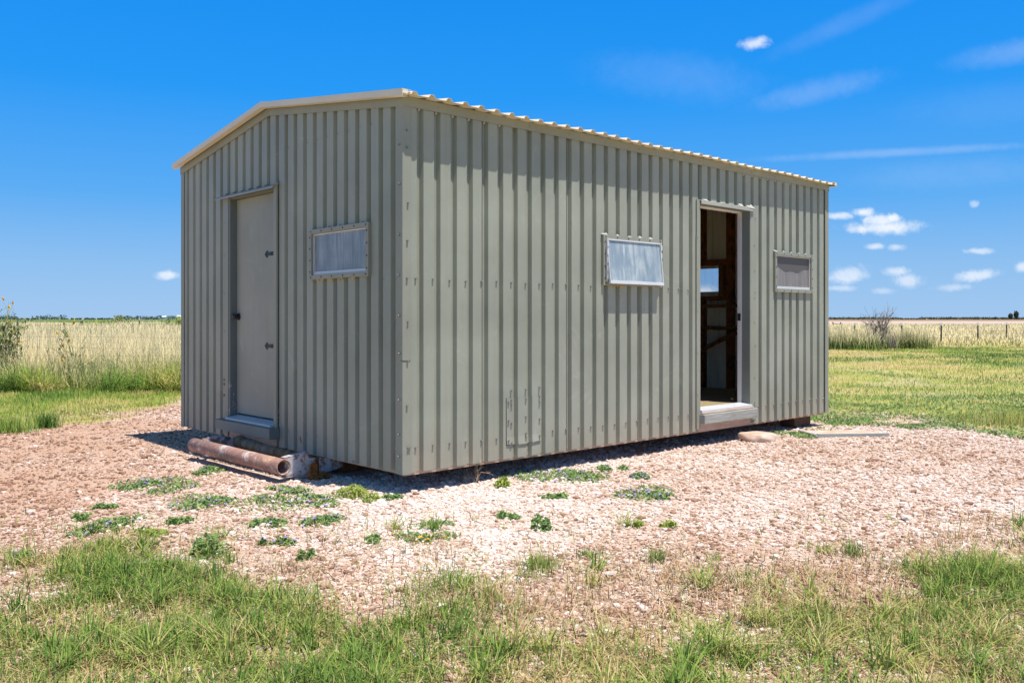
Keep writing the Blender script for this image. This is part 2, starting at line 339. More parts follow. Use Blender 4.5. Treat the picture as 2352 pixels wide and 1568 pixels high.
gravel = t.mix(t.math('MULTIPLY', t.ramp(t.math('ADD', amt, t.math('MULTIPLY', cells, .4)), [(.3, .15), (.8, .95)]), 1.0), dirt, sm)
gravel = t.mix(t.math('MULTIPLY', isst, edge), gravel, stone)
gr = t.ramp(t.math('ADD', t.math('MULTIPLY', nB, .45), t.math('MULTIPLY', nA, .55)), [(.3, (.12, .18, .025)), (.45, (.26, .30, .05)), (.58, (.44, .37, .12)), (.75, (.60, .42, .20))])
gr2 = t.ramp(nB, [(.3, (.40, .31, .10)), (.6, (.62, .47, .20)), (.8, (.70, .56, .28))])
farg = t.ramp(t.math('ADD', t.math('MULTIPLY', nC, .5), t.math('MULTIPLY', nA, .5)), [(.35, (.16, .26, .03)), (.47, (.30, .37, .06)), (.58, (.48, .42, .13)), (.72, (.64, .46, .20))])
grass = t.mix(t.ramp(cd, [(.35, 0), (.75, 1)]), t.mix(.5, gr, farg), gr2)
gm = t.n('ShaderNodeMapRange', {'Value': t.math('ADD', cg, t.math('MULTIPLY', t.math('SUBTRACT', nB, .5), .8)), 'From Min': .25, 'From Max': .7, 'To Max': .9}).outputs[0]
litter = t.mix(t.ramp(t.noise(P, 70, 3, .7), [(.4, 0), (.62, .85)]), gravel, (.52, .33, .19))      # brown dead grass among the stones at the margin
band = t.ramp(cg, [(.04, 0), (.3, 1)])
col = t.mix(t.math('MULTIPLY', band, .55), gravel, litter)
col = t.mix(gm, col, grass)
hb = t.math('ADD', t.math('MULTIPLY', t.math('SUBTRACT', 1.0, vo.outputs['Distance']), .6), t.math('ADD', t.math('MULTIPLY', vs.outputs['Distance'], -.3), t.math('MULTIPLY', nB, .8)))
GROUND = finish(t, col, .95, bump=hb, bstr=.75, bdist=.016, spec=.1)
g = npmesh('ground', np.stack([X, Y, Z], -1).reshape(-1, 3), [quads], GROUND, {'grass': cov.ravel(), 'white': white.ravel(), 'dry': dryv.ravel()}, smooth=True)
tag(g, kind='structure')

def sheet(name, x0, x1, y0, y1, z, c1, c2, sc, skew=0):
    t = mat(name); P = t.n('ShaderNodeNewGeometry').outputs['Position']
    nz = t.noise(t.n('ShaderNodeMapping', {'Vector': P, 'Scale': (.3, 1, 1)}).outputs[0], sc, 5, .6)
    m = finish(t, t.mix(t.ramp(nz, [(.35, 0), (.65, 1)]), c1, c2), 1.0, spec=0)
    q = MB(); n = 24; pts = []
    for i in range(n + 1):
        f = i / n; xx0 = x0 + (x1 - x0) * f; wob = (math.sin(i * 1.7) + math.sin(i * .63 + 1)) * .012
        pts.append((f, wob))
    for i in range(n):
        (fa, wa), (fb, wb) = pts[i], pts[i + 1]
        r0a = x0 + (x1 - x0) * fa; r0b = x0 + (x1 - x0) * fb
        ya = y0 * (1 + wa); yb = y0 * (1 + wb)
        q.add([(r0a * ya, ya, z), (r0b * yb, yb, z), (r0b * y1, y1, z), (r0a * y1, y1, z)], [(0, 1, 2, 3)])
    return tag(q.build(name, m, recalc=False), kind='structure')
# x0, x1 are directions (x/y), y0, y1 distances: fields fanned out from where they start
sheet('green_field', -1.2, -.05, 240, 3200, .20, (.10, .16, .06), (.14, .19, .07), .02)
sheet('dry_pasture', -1.2, -.05, 120, 240, .18, (.38, .34, .17), (.50, .42, .24), .05)
sheet('pale_ploughed_field', .05, 1.3, 160, 420, .20, (.41, .34, .29), (.49, .41, .35), .02)
sheet('brown_ploughed_field', .05, 1.3, 420, 3200, .22, (.26, .15, .09), (.34, .22, .12), .01)
sheet('green_verge', .05, 1.3, 140, 160, .21, (.17, .21, .07), (.28, .29, .12), .1)

# ------------------------------------------------------------------ the shed
shed = empty('metal_shed', (P0[0], P0[1], 0), ANG)
tag(shed, 'sage green corrugated steel shed with cream ribbed roof on pipe skids', 'shed')
ZB = .15; SL = .133; RY = 1.92; ZE = 2.757                       # skirt bottom, roof slope, ridge line, underside of roof at the eave wall
def roofz(y): return ZE + SL * (y if y < RY else (2 * RY - y) * 1.0 + (y - RY) * 0) if y < RY else ZE + SL * RY - (SL * RY - (2.735 - ZE)) * (y - RY) / (WD - RY)
PIT = .1515; GD = .033
def prof(s, ph):
    u = (s - ph) % PIT
    if u < .008: return GD * u / .008
    if u < .047: return GD
    if u < .059: return GD * (1 - (u - .047) / .012)
    return 0.
def wallmesh(name, T, length, ph, ztop, openings, flip, mats, zb=ZB, s_start=0., extra=(), add=None):
    br = {s_start, length, *extra}
    k = math.floor((s_start - ph) / PIT) - 1
    while ph + k * PIT < length:
        for d in (0, .008, .047, .059):
            s_ = ph + k * PIT + d
            if s_start < s_ < length: br.add(round(s_, 5))
        k += 1
    for (a, b, c, d) in openings: br.update((a, b))
    br = sorted(br); vs = []; fs = []
    for a, b in zip(br[:-1], br[1:]):
        if b - a < 1e-5: continue
        mid = (a + b) / 2
        iv = [(zb, None)]
        for (o0, o1, z0, z1) in openings:
            if o0 <= mid <= o1:
                new = []
                for (p, q) in iv:
                    if q is None or q > z1:
                        if z0 > p: new.append((p, z0))
                        new.append((z1, q))
                    else: new.append((p, q))
                iv = new
        da, db = prof(a + 1e-6, ph), prof(b - 1e-6, ph)
        for (p, q) in iv:
            n = len(vs)
            vs += [T(a, da, p), T(b, db, p), T(b, db, ztop(b) if q is None else q), T(a, da, ztop(a) if q is None else q)]
            fs.append((n, n + 1, n + 2, n + 3) if not flip else (n + 3, n + 2, n + 1, n))
    nf = len(fs)
    if add: n = len(vs); vs += add.v; fs += [tuple(n + i for i in f) for f in add.f]
    me = bpy.data.meshes.new(name); me.from_pydata(vs, [], fs)
    for m in mats: me.materials.append(m)
    if add: me.polygons.foreach_set('material_index', [0] * nf + [2 + i for i in add.m])
    bm = bmesh.new(); bm.from_mesh(me); bmesh.ops.remove_doubles(bm, verts=bm.verts, dist=1e-5); bm.to_mesh(me); bm.free()
    o = bpy.data.objects.new(name, me); COL.objects.link(o); o.parent = shed
    sd = o.modifiers.new('sheet', 'SOLIDIFY'); sd.thickness = .002; sd.offset = -1; sd.material_offset = 1; sd.material_offset_rim = 0
    return o
T_long = lambda s, d, z: (s, d, z)
T_gab = lambda s, d, z: (d, s, z)
T_far = lambda s, d, z: (L - d, s, z)
T_back = lambda s, d, z: (s, WD - d, z)
O_DOOR2 = (3.472, 4.339, .10, 2.323); O_WB = (2.092, 2.834, 1.545, 1.90); O_WC = (4.832, 5.566, 1.545, 1.90)
O_DOOR1 = (1.788, 2.68, .21, 2.325); O_WA = (.42, 1.19, 1.56, 1.89); O_WF = (1.42, 2.25, 1.54, 1.87)
top_long = lambda s: 2.71
# fixings and seams of the two near walls
def screw(m, T, s, z, r=.0085, out=.013, dep=0.):
    p = Vector(T(s, dep, z)); q = Vector(T(s, dep - out, z))
    m.tube(p, q, r, r * .8, 6)
fix_long = MB(); fix_gab = MB()
ribs = [.120 + k * PIT for k in range(0, 39)]
for s_ in ribs:
    e = s_ - .012
    if not (O_WB[0] - .04 < e < O_WB[1] + .04) and not (O_DOOR2[0] - .06 < e < O_DOOR2[1] + .1) and e < 3.4: screw(fix_long, T_long, e, 1.497 + .004 * math.sin(e * 9))
    if not (O_DOOR2[0] - .06 < e < O_DOOR2[1] + .1) and not (.96 < e < 1.34): screw(fix_long, T_long, e, .318 + .006 * math.sin(e * 5))
for k in range(18):
    s_ = .085 + k * PIT
    if s_ < 1.7:
        screw(fix_gab, T_gab, s_ - .012, .30, .005, .006)
        if s_ < .36: screw(fix_gab, T_gab, s_ - .012, 1.50, .005, .006)
        if s_ > .3: screw(fix_gab, T_gab, s_ - .012, 2.62, .005, .006)
for (y_, z_, w_, h_) in ((1.004, .241, .022, .014), (1.397, .257, .010, .022), (1.385, .232, .006, .012), (.62, .165, .02, .006)):
    d_ = prof(y_, .085); fix_gab.prism([(y_ - w_, z_ - h_ * .5), (y_ - w_ * .2, z_ - h_), (y_ + w_, z_ - h_ * .3), (y_ + w_ * .8, z_ + h_ * .6), (y_ - w_ * .3, z_ + h_)], d_ - .0008, d_ + .001, 'x', 2)
for s_ in (.120 + PIT * 4, .120 + PIT * 10, .120 + PIT * 16, .120 + PIT * 22, 4.52, .120 + PIT * 34):
    for (z0, z1) in ([(2.34, 2.69)] if O_DOOR2[0] < s_ < O_DOOR2[1] else [(ZB, 1.50), (1.95, 2.69)] if (O_WB[0] < s_ < O_WB[1] or O_WC[0] < s_ < O_WC[1]) else [(ZB, 2.69)]):
        fix_long.box(s_ - .005, s_ - .0015, -.0022, .002, z0, z1, 1)
wallmesh('front_wall', T_long, L, .120, top_long, [O_DOOR2, O_WB, O_WC], False, [SAGE, LINER, SCREW, SEAL, SEAL], add=fix_long)
wallmesh('end_wall', T_gab, WD, .085, lambda s: roofz(s) - .03, [O_DOOR1, O_WA], True, [SAGE, LINER, SCREW, SEAL, RUST_OR], extra=(RY,), add=fix_gab)
wallmesh('far_end_wall', T_far, WD, .085, lambda s: roofz(s) - .03, [O_WF], False, [SAGE, LINER], extra=(RY,))
wallmesh('back_wall', T_back, L, .120, top_long, [(1.23, 1.97, 1.545, 1.90), (4.03, 4.77, 1.545, 1.90)], True, [SAGE, LINER])  # both openings serve the added daylight windows

# corner trims
def corner(sx, sy, name='corner_trim'):
    m = MB(); x = 0 if sx < 0 else L; y = 0 if sy < 0 else WD; a = .008
    w1, w2 = .068, .062
    X_ = lambda v: x + sx * v; Y_ = lambda v: y + sy * v
    zt = (2.70 if sy < 0 else 2.685)
    poly = [(X_(a), Y_(a)), (X_(-w1), Y_(a)), (X_(-w1), Y_(a - .003)), (X_(a - .003), Y_(a - .003)), (X_(a - .003), Y_(-w2)), (X_(a), Y_(-w2))]
    m.prism(poly, .145, zt, 'z')
    if sx < 0 and sy < 0:
        n0 = len(m.m); s2 = m
        for z_ in (.33, .62, .93, 1.20, 1.50, 1.76, 2.02, 2.40, 2.52): screw(s2, T_long, .033 + .004 * math.sin(z_ * 7), z_, dep=-a)
        screw(s2, T_long, .05, .33, dep=-a)
        for z_ in (.27, .42, .66, .98, 1.24, 1.52, 1.80, 2.15, 2.42): screw(s2, T_gab, .028 + .004 * math.sin(z_ * 5), z_, dep=-a)
        m.m[n0:] = [1] * (len(m.m) - n0)
        m.box(-.0112, -.0082, -.0105, .012, .93, .933, 2); m.box(-.009, .058, -.0112, -.0082, .93, .933, 2)
    m.build(name, [SAGE_TRIM, SCREW, SEAL], shed)
for sx in (-1, 1):
    for sy in (-1, 1): corner(sx, sy)

# roof: two ribbed slopes with real overhang and thickness
def ov(x): return .124 - .028 * x / L                           # eave overhang along the front wall
OG = .082; OG2 = .045
def roof_prof(x):
    u = (x + .02) % PIT
    if u < .018: return .022 * u / .018
    if u < .046: return .022
    if u < .064: return .022 * (1 - (u - .046) / .018)
    return 0.
bx = {-OG, L + OG2}; k = -2
while k * PIT - .02 < L + OG2:
    for d in (0, .018, .046, .064):
        v = k * PIT - .02 + d
        if -OG < v < L + OG2: bx.add(round(v, 5))
    k += 1
bx = sorted(bx)
def slope(name, ya, yb):
    vs = []; n = len(bx)
    for up in (.0, .0018):
        for y_ in (ya, (lambda x: (ya(x) + yb(x)) / 2), yb):
            for x_ in bx:
                y = y_(x_); vs.append((x_, y, roofz(y) + roof_prof(x_) + up + (.004 * math.sin(x_ * 4.1) if y < 0 else 0)))
    fs = []
    I = lambda u, j, i: u * 3 * n + j * n + i
    for i in range(n - 1):
        for j in (0, 1):
            fs.append((I(1, j, i), I(1, j, i + 1), I(1, j + 1, i + 1), I(1, j + 1, i))); fs.append((I(0, j, i), I(0, j + 1, i), I(0, j + 1, i + 1), I(0, j, i + 1)))
        fs.append((I(0, 0, i), I(0, 0, i + 1), I(1, 0, i + 1), I(1, 0, i))); fs.append((I(0, 2, i), I(1, 2, i), I(1, 2, i + 1), I(0, 2, i + 1)))
    for j in (0, 1):
        fs.append((I(0, j, 0), I(1, j, 0), I(1, j + 1, 0), I(0, j + 1, 0))); fs.append((I(0, j, n - 1), I(0, j + 1, n - 1), I(1, j + 1, n - 1), I(1, j, n - 1)))
    m = MB(); m.add(vs, fs); return m
roof = slope('roof', lambda x: -ov(x), lambda x: RY).build('roof', CREAMROOF, shed)
slope('roof', lambda x: RY, lambda x: WD + .03).build('rear_slope', CREAMROOF, roof)
m = MB(); m.prism([(RY - .12, roofz(RY - .12) + .028), (RY, roofz(RY) + .034), (RY + .12, roofz(RY + .12) + .028), (RY, roofz(RY) + .028)], -OG, L + OG2, 'x'); m.build('ridge_cap', CREAMROOF, roof)
for (xa, xb, nm) in ((-OG - .006, -OG + .002, 'rake_trim'), (L + OG2 - .002, L + OG2 + .006, 'rake_trim')):
    m = MB()
    for (y0, y1) in ((-.112 if xa < 1 else -.088, RY), (RY, WD + .034)):
        z0, z1 = roofz(y0), roofz(y1)
        if y0 < 0: m.box(xa if xa < 1 else xb - .05, xa + .05 if xa < 1 else xb, y0, y0 + .003, z0 - .012, z0 + .026)
        m.prism([(y0, z0 - .016), (y1, z1 - .016), (y1, z1 + .026), (y0, z0 + .026)], xa, xb, 'x')
        m.prism([(y0, z0 + .0262), (y1, z1 + .0262), (y1, z1 + .029), (y0, z0 + .029)], min(xa, xa + .08 if xa < 1 else xb - .08), max(xb, xa + .08) if xa < 1 else xb, 'x')
        # returned lip below the sheet
        m.prism([(y0, z0 - .019), (y1, z1 - .019), (y1, z1 - .0163), (y0, z0 - .0163)], xa if xa < 1 else xb - .05, xa + .05 if xa < 1 else xb, 'x')
    m.build(nm, CREAMROOF, roof)
for x0, x1 in ((-.013, -.002), (L + .002, L + .013)):            # sage fascia strip under the rake
    m = MB()
    for (y0, y1) in ((-.014, RY - .001), (RY + .001, WD + .014)):
        m.prism([(y0, roofz(y0) - .075), (y1, roofz(y1) - .075), (y1, roofz(y1) - .004), (y0, roofz(y0) - .004)], x0, x1, 'x')
    m.build('fascia', SAGE_TRIM, shed)
m = MB()
for (a, b) in ((-.0135, 3.05), (3.053, L + .0135)): m.box(a, b, -.0145, -.003, 2.688, 2.7545)
for x_ in np.arange(.3, 5.9, .45): m.tube((x_, -.0145, 2.72), (x_, -.020, 2.72), .005, n=6)
for i, s_ in enumerate(ribs):
    if i < 6 or 26 < i < 34: m.box(s_ + .012, s_ + .030 + (.012 if i > 26 else 0), .001, .018, 2.675, 2.6878, 1)
m.build('fascia', [SAGE_TRIM, CAULK], shed)
m = MB(); m.box(-.0135, L + .0135, WD + .003, WD + .0145, 2.66, 2.728); m.build('fascia', SAGE_TRIM, shed)
# floor, joists, studs
m = MB(); m.box(.03, L - .03, .06, WD - .06, .285, .32); floor = m.build('floor', WOOD_PINK, shed)
m = MB()
m.box(.040, L - .040, .036, .072, .128, .284); m.box(.040, L - .040, WD - .072, WD - .036, .128, .284)
m.box(.036, .072, .074, WD - .074, .135, .284); m.box(L - .072, L - .034, .074, WD - .074, .135, .284)
for x_ in np.arange(.6, 5.8, .6): m.box(x_, x_ + .04, .075, WD - .075, .150, .2835)
m.build('floor_frame', WOOD_PINK, shed)
def bar(name, mt, *b, bevel=0): m = MB(); m.box(*b); return m.build(name, mt, shed, bevel=bevel)
for y_ in (.35, 1.20, 1.62, 2.35, 3.1): 
    if y_ == 1.62:
        bar('stud', RUST, L - .11, L - .038, y_, y_ + .085, 1.97, roofz(y_) - .02); bar('stud', RUST, L - .11, L - .038, y_, y_ + .085, .32, 1.45)
    else: bar('stud', RUST, L - .11, L - .038, y_, y_ + .085, .32, roofz(y_) - .02)
for x_ in (.5, 1.7, 2.9, 4.1, 5.3): bar('stud', RUST, x_, x_ + .08, WD - .11, WD - .04, .32, 2.66)
for x_ in (.5, 1.6, 3.36, 4.40): bar('stud', RUST, x_, x_ + .05, .042, .10, .32, 2.66)
bar('window_header', RUST, L - .095, L - .032, 1.286, 2.349, 1.895, 1.968); bar('window_rail', RUST, L - .095, L - .032, 1.286, 2.349, 1.452, 1.505)
bar('window_trimmer', WOOD_OR, L - .10, L - .034, 1.335, 1.405, 1.506, 1.894); bar('window_trimmer', WOOD_OR, L - .10, L - .034, 2.262, 2.33, 1.506, 1.894)
bar('wall_rail', WOOD_OR, L - .17, L - .125, .1, WD - .1, 1.36, 1.405)
bar('eave_beam', RUST, .04, L - .04, .045, .11, 2.58, 2.66); bar('eave_beam', RUST, .04, L - .04, WD - .11, WD - .045, 2.58, 2.66)
bar('ridge_beam', RUST, .03, L - .03, RY - .03, RY + .03, roofz(RY) - .13, roofz(RY) - .01)
def pole(p0, p1, r):
    m = MB(); n = 16; prev = Vector(p0)
    for i in range(1, n + 1):
        q = Vector(p0).lerp(Vector(p1), i / n) + Vector((0, random.uniform(-.006, .006), random.uniform(-.009, .009))) * (0 if i == n else 1)
        m.tube(prev, q, r * random.uniform(.85, 1.2), r * random.uniform(.85, 1.2), 8); prev = q
    return m.build('roost_pole', WOOD_OR, shed, smooth=True)
pole((L - .25, 2.9, .25 + .0), (L - .25, 1.05, 1.05), .028); pole((L - .15, .2, 1.10), (L - .15, WD - .2, 1.13), .022)

# bedding on the floor
N = 5200
a = rng.random(N) * 2.6 + 3.3; b = rng.random(N) ** 1.3 * 3.5 + .1
xs, ys = P0[0] + a * ca - b * sa, P0[1] + a * sa + b * ca
bx_, by_ = np.linspace(.08, L - .08, 70), np.linspace(.08, WD - .08, 44)
BX, BY = np.meshgrid(bx_, by_); BZ = .335 + .03 * fbm(BX * 3, BY * 3, 1, 3) + .006 * rng.random(BX.shape)
id2 = np.arange(BX.size).reshape(BX.shape)
o = npmesh('straw_bedding', np.stack([P0[0] + BX * ca - BY * sa, P0[1] + BX * sa + BY * ca, BZ], -1).reshape(-1, 3),
           [np.stack([id2[:-1, :-1], id2[:-1, 1:], id2[1:, 1:], id2[1:, :-1]], -1).reshape(-1, 4)], BEDD, smooth=True)
tag(o, 'loose straw and droppings bedding strewn over the shed floor', 'bedding', kind='stuff')

# windows
def window(T, s0, s1, z0, z1, pmat, tilt=0., foam=False, caulk=False, label=None, scallop=False, deep=.02, inner=False):
    """s0..z1 outer edges of the flange; T(s, depth, z) with depth negative outward"""
    TT = lambda p: T(p[0], p[1], p[2])
    e = MB(TT); fw = .034; pr = -.024
    e.box(s0, s1, pr, -.001, z1 - fw, z1); e.box(s0, s1, pr, -.001, z0, z0 + fw)
    e.box(s0, s0 + fw, pr, -.001, z0 + fw + .0003, z1 - fw - .0003); e.box(s1 - fw, s1, pr, -.001, z0 + fw + .0003, z1 - fw - .0003)
    sc = e; n = 6
    for i in range(n):
        s_ = s0 + .03 + (s1 - s0 - .06) * i / (n - 1)
        for z_ in (z0 + fw * .5, z1 - fw * .5): sc.tube((s_, pr, z_), (s_, pr - .004, z_), .0055, n=6, mi=1)
    for i in range(4):
        z_ = z0 + .06 + (z1 - z0 - .12) * i / 3
        for s_ in (s0 + fw * .5, s1 - fw * .5): sc.tube((s_, pr, z_), (s_, pr - .004, z_), .0055, n=6, mi=1)
    for (s_, w_) in (foam or ()):
        for j in range(6):
            c = Vector((s_ + random.uniform(-w_, w_), -.006, z0 - random.uniform(.0, .014))); e.tube(c - Vector((0, 0, .006)), c + Vector((0, 0, .007)), random.uniform(.004, .009), random.uniform(.003, .007), 6, mi=2)
    for (s_, w_) in (caulk or ()):
        q_ = random.uniform(.5, 1.1); dx = random.uniform(-.01, .01); s_ += dx; w_ *= random.uniform(.6, 1)
        e.add([(s_ - w_, -.020, z1 + .0005), (s_ + w_, -.020, z1 + .0005), (s_ + w_ * .6, -.008, z1 + .016 * q_), (s_ - w_ * .7, -.008, z1 + .018 * q_), (s_ - w_, .004, z1 + .0005), (s_ + w_, .004, z1 + .0005)],
              [(0, 1, 2, 3), (3, 2, 5, 4), (0, 3, 4), (1, 5, 2), (0, 4, 5, 1)], 3)
    fr = e.build('window', [SAGE_TRIM, IRON, FOAM, CAULK], shed)
    if label: fr['label'] = label
    a0, a1, b0, b1 = s0 + fw + .001, s1 - fw - .001, z0 + fw + .001, z1 - fw - .001
    if tilt:
        hz = b1; tz = lambda p: T(p[0], p[1] - tilt * (hz - p[2]) / (b1 - b0), p[2] - .010 * (hz - p[2]) / (b1 - b0))
        a0 -= .0; b0 -= .012
    else: tz = lambda p: T(*p)
    f = MB(tz); w1 = .010; w2 = .026; d0, d1 = (-.034, -.012) if tilt else (-.006, deep)
    f.box(a0, a1, d0, d1, b1 - w1, b1); f.box(a0, a1, d0, d1, b0, b0 + w2)
    f.box(a0, a0 + w1, d0, d1, b0 + w2 + .0003, b1 - w1 - .0003); f.box(a1 - w1, a1, d0, d1, b0 + w2 + .0003, b1 - w1 - .0003)
    f.build('sash', ALU, fr, bevel=.002)
    g_ = MB(tz); g_.box(a0 + w1 - .002, a1 - w1 + .002, d0 + .010, d0 + .014, b0 + w2 - .002, b1 - w1 + .002)
    g_.build('pane', pmat, fr)
    if tilt:                                                     # slotted side channels behind the tilted sash
        for s_ in (s0 + fw - .004, s1 - fw - .006):
            c = MB(lambda p: T(*p)); c.box(s_, s_ + .010, -.040, -.002, z0 + .03, z1 - .03)
            for i in range(5): zz = z0 + .05 + i * .07; c.box(s_ - .006, s_ + .016, -.046, -.041, zz, zz + .045)
            c.build('side_channel', ALU, fr)
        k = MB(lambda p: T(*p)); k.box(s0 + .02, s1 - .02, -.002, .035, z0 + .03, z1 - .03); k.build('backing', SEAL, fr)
    if scallop:  # dark sheet with a scalloped lower edge over the upper pane
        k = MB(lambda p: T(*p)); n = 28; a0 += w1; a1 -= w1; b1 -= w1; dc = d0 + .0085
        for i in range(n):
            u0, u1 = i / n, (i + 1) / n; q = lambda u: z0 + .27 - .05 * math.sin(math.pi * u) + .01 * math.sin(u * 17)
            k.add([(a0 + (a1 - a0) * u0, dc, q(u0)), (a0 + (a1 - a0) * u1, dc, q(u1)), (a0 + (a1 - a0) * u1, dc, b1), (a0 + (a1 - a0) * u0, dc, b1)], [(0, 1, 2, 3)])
        t = mat('dark_scallop'); kk_ = k.build('upper_scallop', finish(t, (.10, .09, .085), .5), fr, recalc=False)
    return fr
window(T_gab, .389, 1.222, 1.527, 1.918, PANE_BLUE, foam=[(.62, .03), (.78, .03), (1.08, .04), (.92, .02)], caulk=[(.50 + .1515 * k, .02) for k in range(5)], label='window with blue grey streaked pane beside the closed door')
window(T_long, 2.062, 2.864, 1.505, 1.934, PANE_WHITE, tilt=.040, foam=[(2.22, .05), (2.30, .03)], caulk=[(2.08, .03)] + [(.12 + .025 + PIT * k, .024) for k in range(13, 18)], label='window with milky pane tilted open at the bottom')
window(T_long, 4.802, 5.596, 1.505, 1.932, PANE_BROWN, scallop=True, caulk=[(4.815, .015)] + [(.12 + .025 + PIT * k, .016) for k in range(31, 36)], label='window with brown curtained pane right of the doorway')
window(T_far, 1.385, 2.285, 1.505, 1.905, PANE_CLEAR, label='clear window in the far end wall, seen through the doorway')

window(T_back, 1.20, 2.0, 1.505, 1.932, PANE_CLEAR); window(T_back, 4.0, 4.8, 1.505, 1.932, PANE_CLEAR)  # unseen back windows, added to let daylight brighten the inside
# closed door in the end wall
XR = .06
ds = MB(); ds.box(XR, XR + .042, 1.806, 2.655, .362, 2.300); door = ds.build('door', DOORP, shed, bevel=.003)
for z_ in (1.778, .985):
    h = MB(); x0, x1 = XR - .005, XR - .0005
    h.prism([(1.808, z_ - .022), (1.812, z_ + .024), (2.055, z_ + .015), (2.068, z_ + .030), (2.085, z_ + .026), (2.112, z_), (2.085, z_ - .026), (2.068, z_ - .030), (2.055, z_ - .013)], x0, x1, 'x')
    for y_ in (1.86, 1.985, 2.08): h.tube((x0, y_, z_), (x0 - .004, y_, z_), .006, n=8)
    h.tube((x0 - .002, 1.808, z_ - .03), (x0 - .002, 1.808, z_ + .03), .006, n=8)
    h.build('hinge', IRON, door)
k = MB(); k.tube((XR, 2.61, 1.24), (XR - .008, 2.61, 1.24), .032, n=16); k.tube((XR - .008, 2.61, 1.24), (XR - .035, 2.61, 1.24), .012, n=10)
k.tube((XR - .035, 2.61, 1.24), (XR - .05, 2.61, 1.24), .018, .028, 16); k.tube((XR - .05, 2.61, 1.24), (XR - .066, 2.61, 1.24), .028, .016, 16); k.build('knob', IRON, door, smooth=False)
t = mat('flaking_jamb_paint')
nz = t.noise(streaks(t, 26, 9), 1, 4, .7); zz = t.n('ShaderNodeSeparateXYZ', {0: t.pos}).outputs[2]
fl = t.math('MULTIPLY', t.ramp(nz, [(.56, 0), (.60, 1)]), t.n('ShaderNodeMapRange', {'Value': zz, 'From Min': .35, 'From Max': .75, 'To Min': 1.0, 'To Max': 0.0}).outputs[0])
JAMB = finish(t, t.mix(fl, (.15, .17, .155), (.72, .73, .74)), .6)
f = MB()
f.box(-.004, .13, 2.656, 2.690, .335, 2.345); f.box(-.004, .13, 1.770, 1.8045, .335, 2.345); f.box(.0, .13, 1.8048, 2.6557, 2.302, 2.345)
fr1 = f.build('door_frame', JAMB, shed, bevel=.002)
f = MB(); f.box(-.026, -.0045, 1.752, 1.802, .19, 2.372); f.build('side_trim', SAGE_TRIM, fr1, bevel=.006)
f = MB(); f.box(-.007, -.0045, 2.691, 2.80, .17, 2.33)
for z_ in (.52, .62, .66, 1.1, 1.45, 1.8, 2.1): f.tube((-.007, 2.77, z_), (-.013, 2.77, z_), .011 if z_ < .7 else .006, n=7, mi=1 if z_ < .7 else 0)
f.build('side_trim', [SAGE_TRIM, RUST_OR], fr1)
f = MB()
f.prism([(-.004, 2.352), (-.062, 2.322), (-.066, 2.306), (-.060, 2.306), (-.057, 2.318), (-.004, 2.346)], 1.742, 2.85, 'y')
f.build('drip_hood', ALU if False else painted('pale_sage_hood', (.36, .38, .34), .1, .5), fr1, bevel=.002)
f = MB()
for k_ in range(12, 19):
    s_ = .085 + PIT * k_ + .06
    if 1.85 < s_ < 2.8: f.box(-.010, -.003, s_ - .03, s_ + .022, 2.353 , 2.357 + random.random() * .004)
f.build('loose_flashing', WOOD_OR, fr1)
f = MB(); f.prism([(-.055, .312), (-.055, .330), (XR + .05, .352), (XR + .05, .312)], 1.808, 2.652, 'y')
for y_ in np.arange(1.86, 2.62, .045): f.tube((XR - .012, y_, .346), (XR - .012, y_ + .02, .3465), .004, n=5)
f.build('threshold', ALU, fr1, bevel=.002)
f = MB(); f.box(-.098, -.003, 1.735, 2.765, .222, .311); f.build('sill_board', SAGE_DARK, fr1, bevel=.004)
f = MB(); f.box(-.002, .030, 1.79, 2.678, .150, .221); f.box(-.004, .03, 2.60, 2.64, .12, .149); f.build('sill_packing', WOOD_PINK, fr1, bevel=.002)

# open doorway in the front wall
f = MB()
s0, s1, z1 = 3.472, 4.339, 2.323
f.box(s1 - .001, s1 + .034, -.004, .088, .34, z1 + .03); f.box(s0 - .034, s0 + .001, -.004, .088, .34, z1 + .03); f.box(s0 + .0013, s1 - .0013, -.004, .088, z1 - .004, z1 + .03)
fr2 = f.build('doorway_frame', SAGE_DARK, shed, bevel=.002)
f = MB(); f.box(s1 - .016, s1 + .030, .089, .132, .345, z1 - .004); f.box(s0 - .03, s0 + .012, .089, .132, .345, z1 - .004); f.box(s0 + .013, s1 - .017, .089, .132, z1 - .02, z1 + .02); f.build('door_stop', WHITEP, fr2, bevel=.002)
f = MB(); f.box(s1 - .0195, s1 - .0163, .091, .127, 1.20, 1.275); f.box(s1 - .0215, s1 - .0197, .10, .118, 1.215, 1.26); f.build('strike_plate', IRON, fr2)
f = MB(); f.box(s1 + .002, s1 + .118, -.009, -.0045, .19, z1 + .035)
for z_ in (.33, .36, .62, .95, 1.19, 1.44, 1.50, 1.72, 1.98, 2.26): f.tube((s1 + .085 + .01 * math.sin(z_ * 9), -.009, z_), (s1 + .085 + .01 * math.sin(z_ * 9), -.017, z_), .0065, n=6)
for z_ in (.45, .75, 1.3, 1.6): f.tube((s1 + .02, -.009, z_), (s1 + .02, -.013, z_), .005, n=6)
f.build('side_trim', SAGE_TRIM, fr2)
f = MB(); f.box(s0 - .058, s0 - .002, -.012, -.0045, .17, z1 + .035)
f.box(s0 - .0625, s0 - .0592, -.014, -.003, .17, 2.02)
for z_ in (.5, .9, 1.3, 1.7, 2.0): f.tube((s0 - .045, -.012, z_), (s0 - .045, -.018, z_), .005, n=6)
f.build('side_trim', SAGE_TRIM, fr2)
f = MB(); f.prism([(.0, z1 + .036), (-.030, z1 + .026), (-.032, z1 - .006), (-.026, z1 - .006), (-.024, z1 + .020), (.0, z1 + .030)], s0 - .01, s1 + .02, 'x'); f.build('head_flashing', painted('pale_sage_flashing', (.38, .385, .33), .1, .5), fr2)
f = MB()
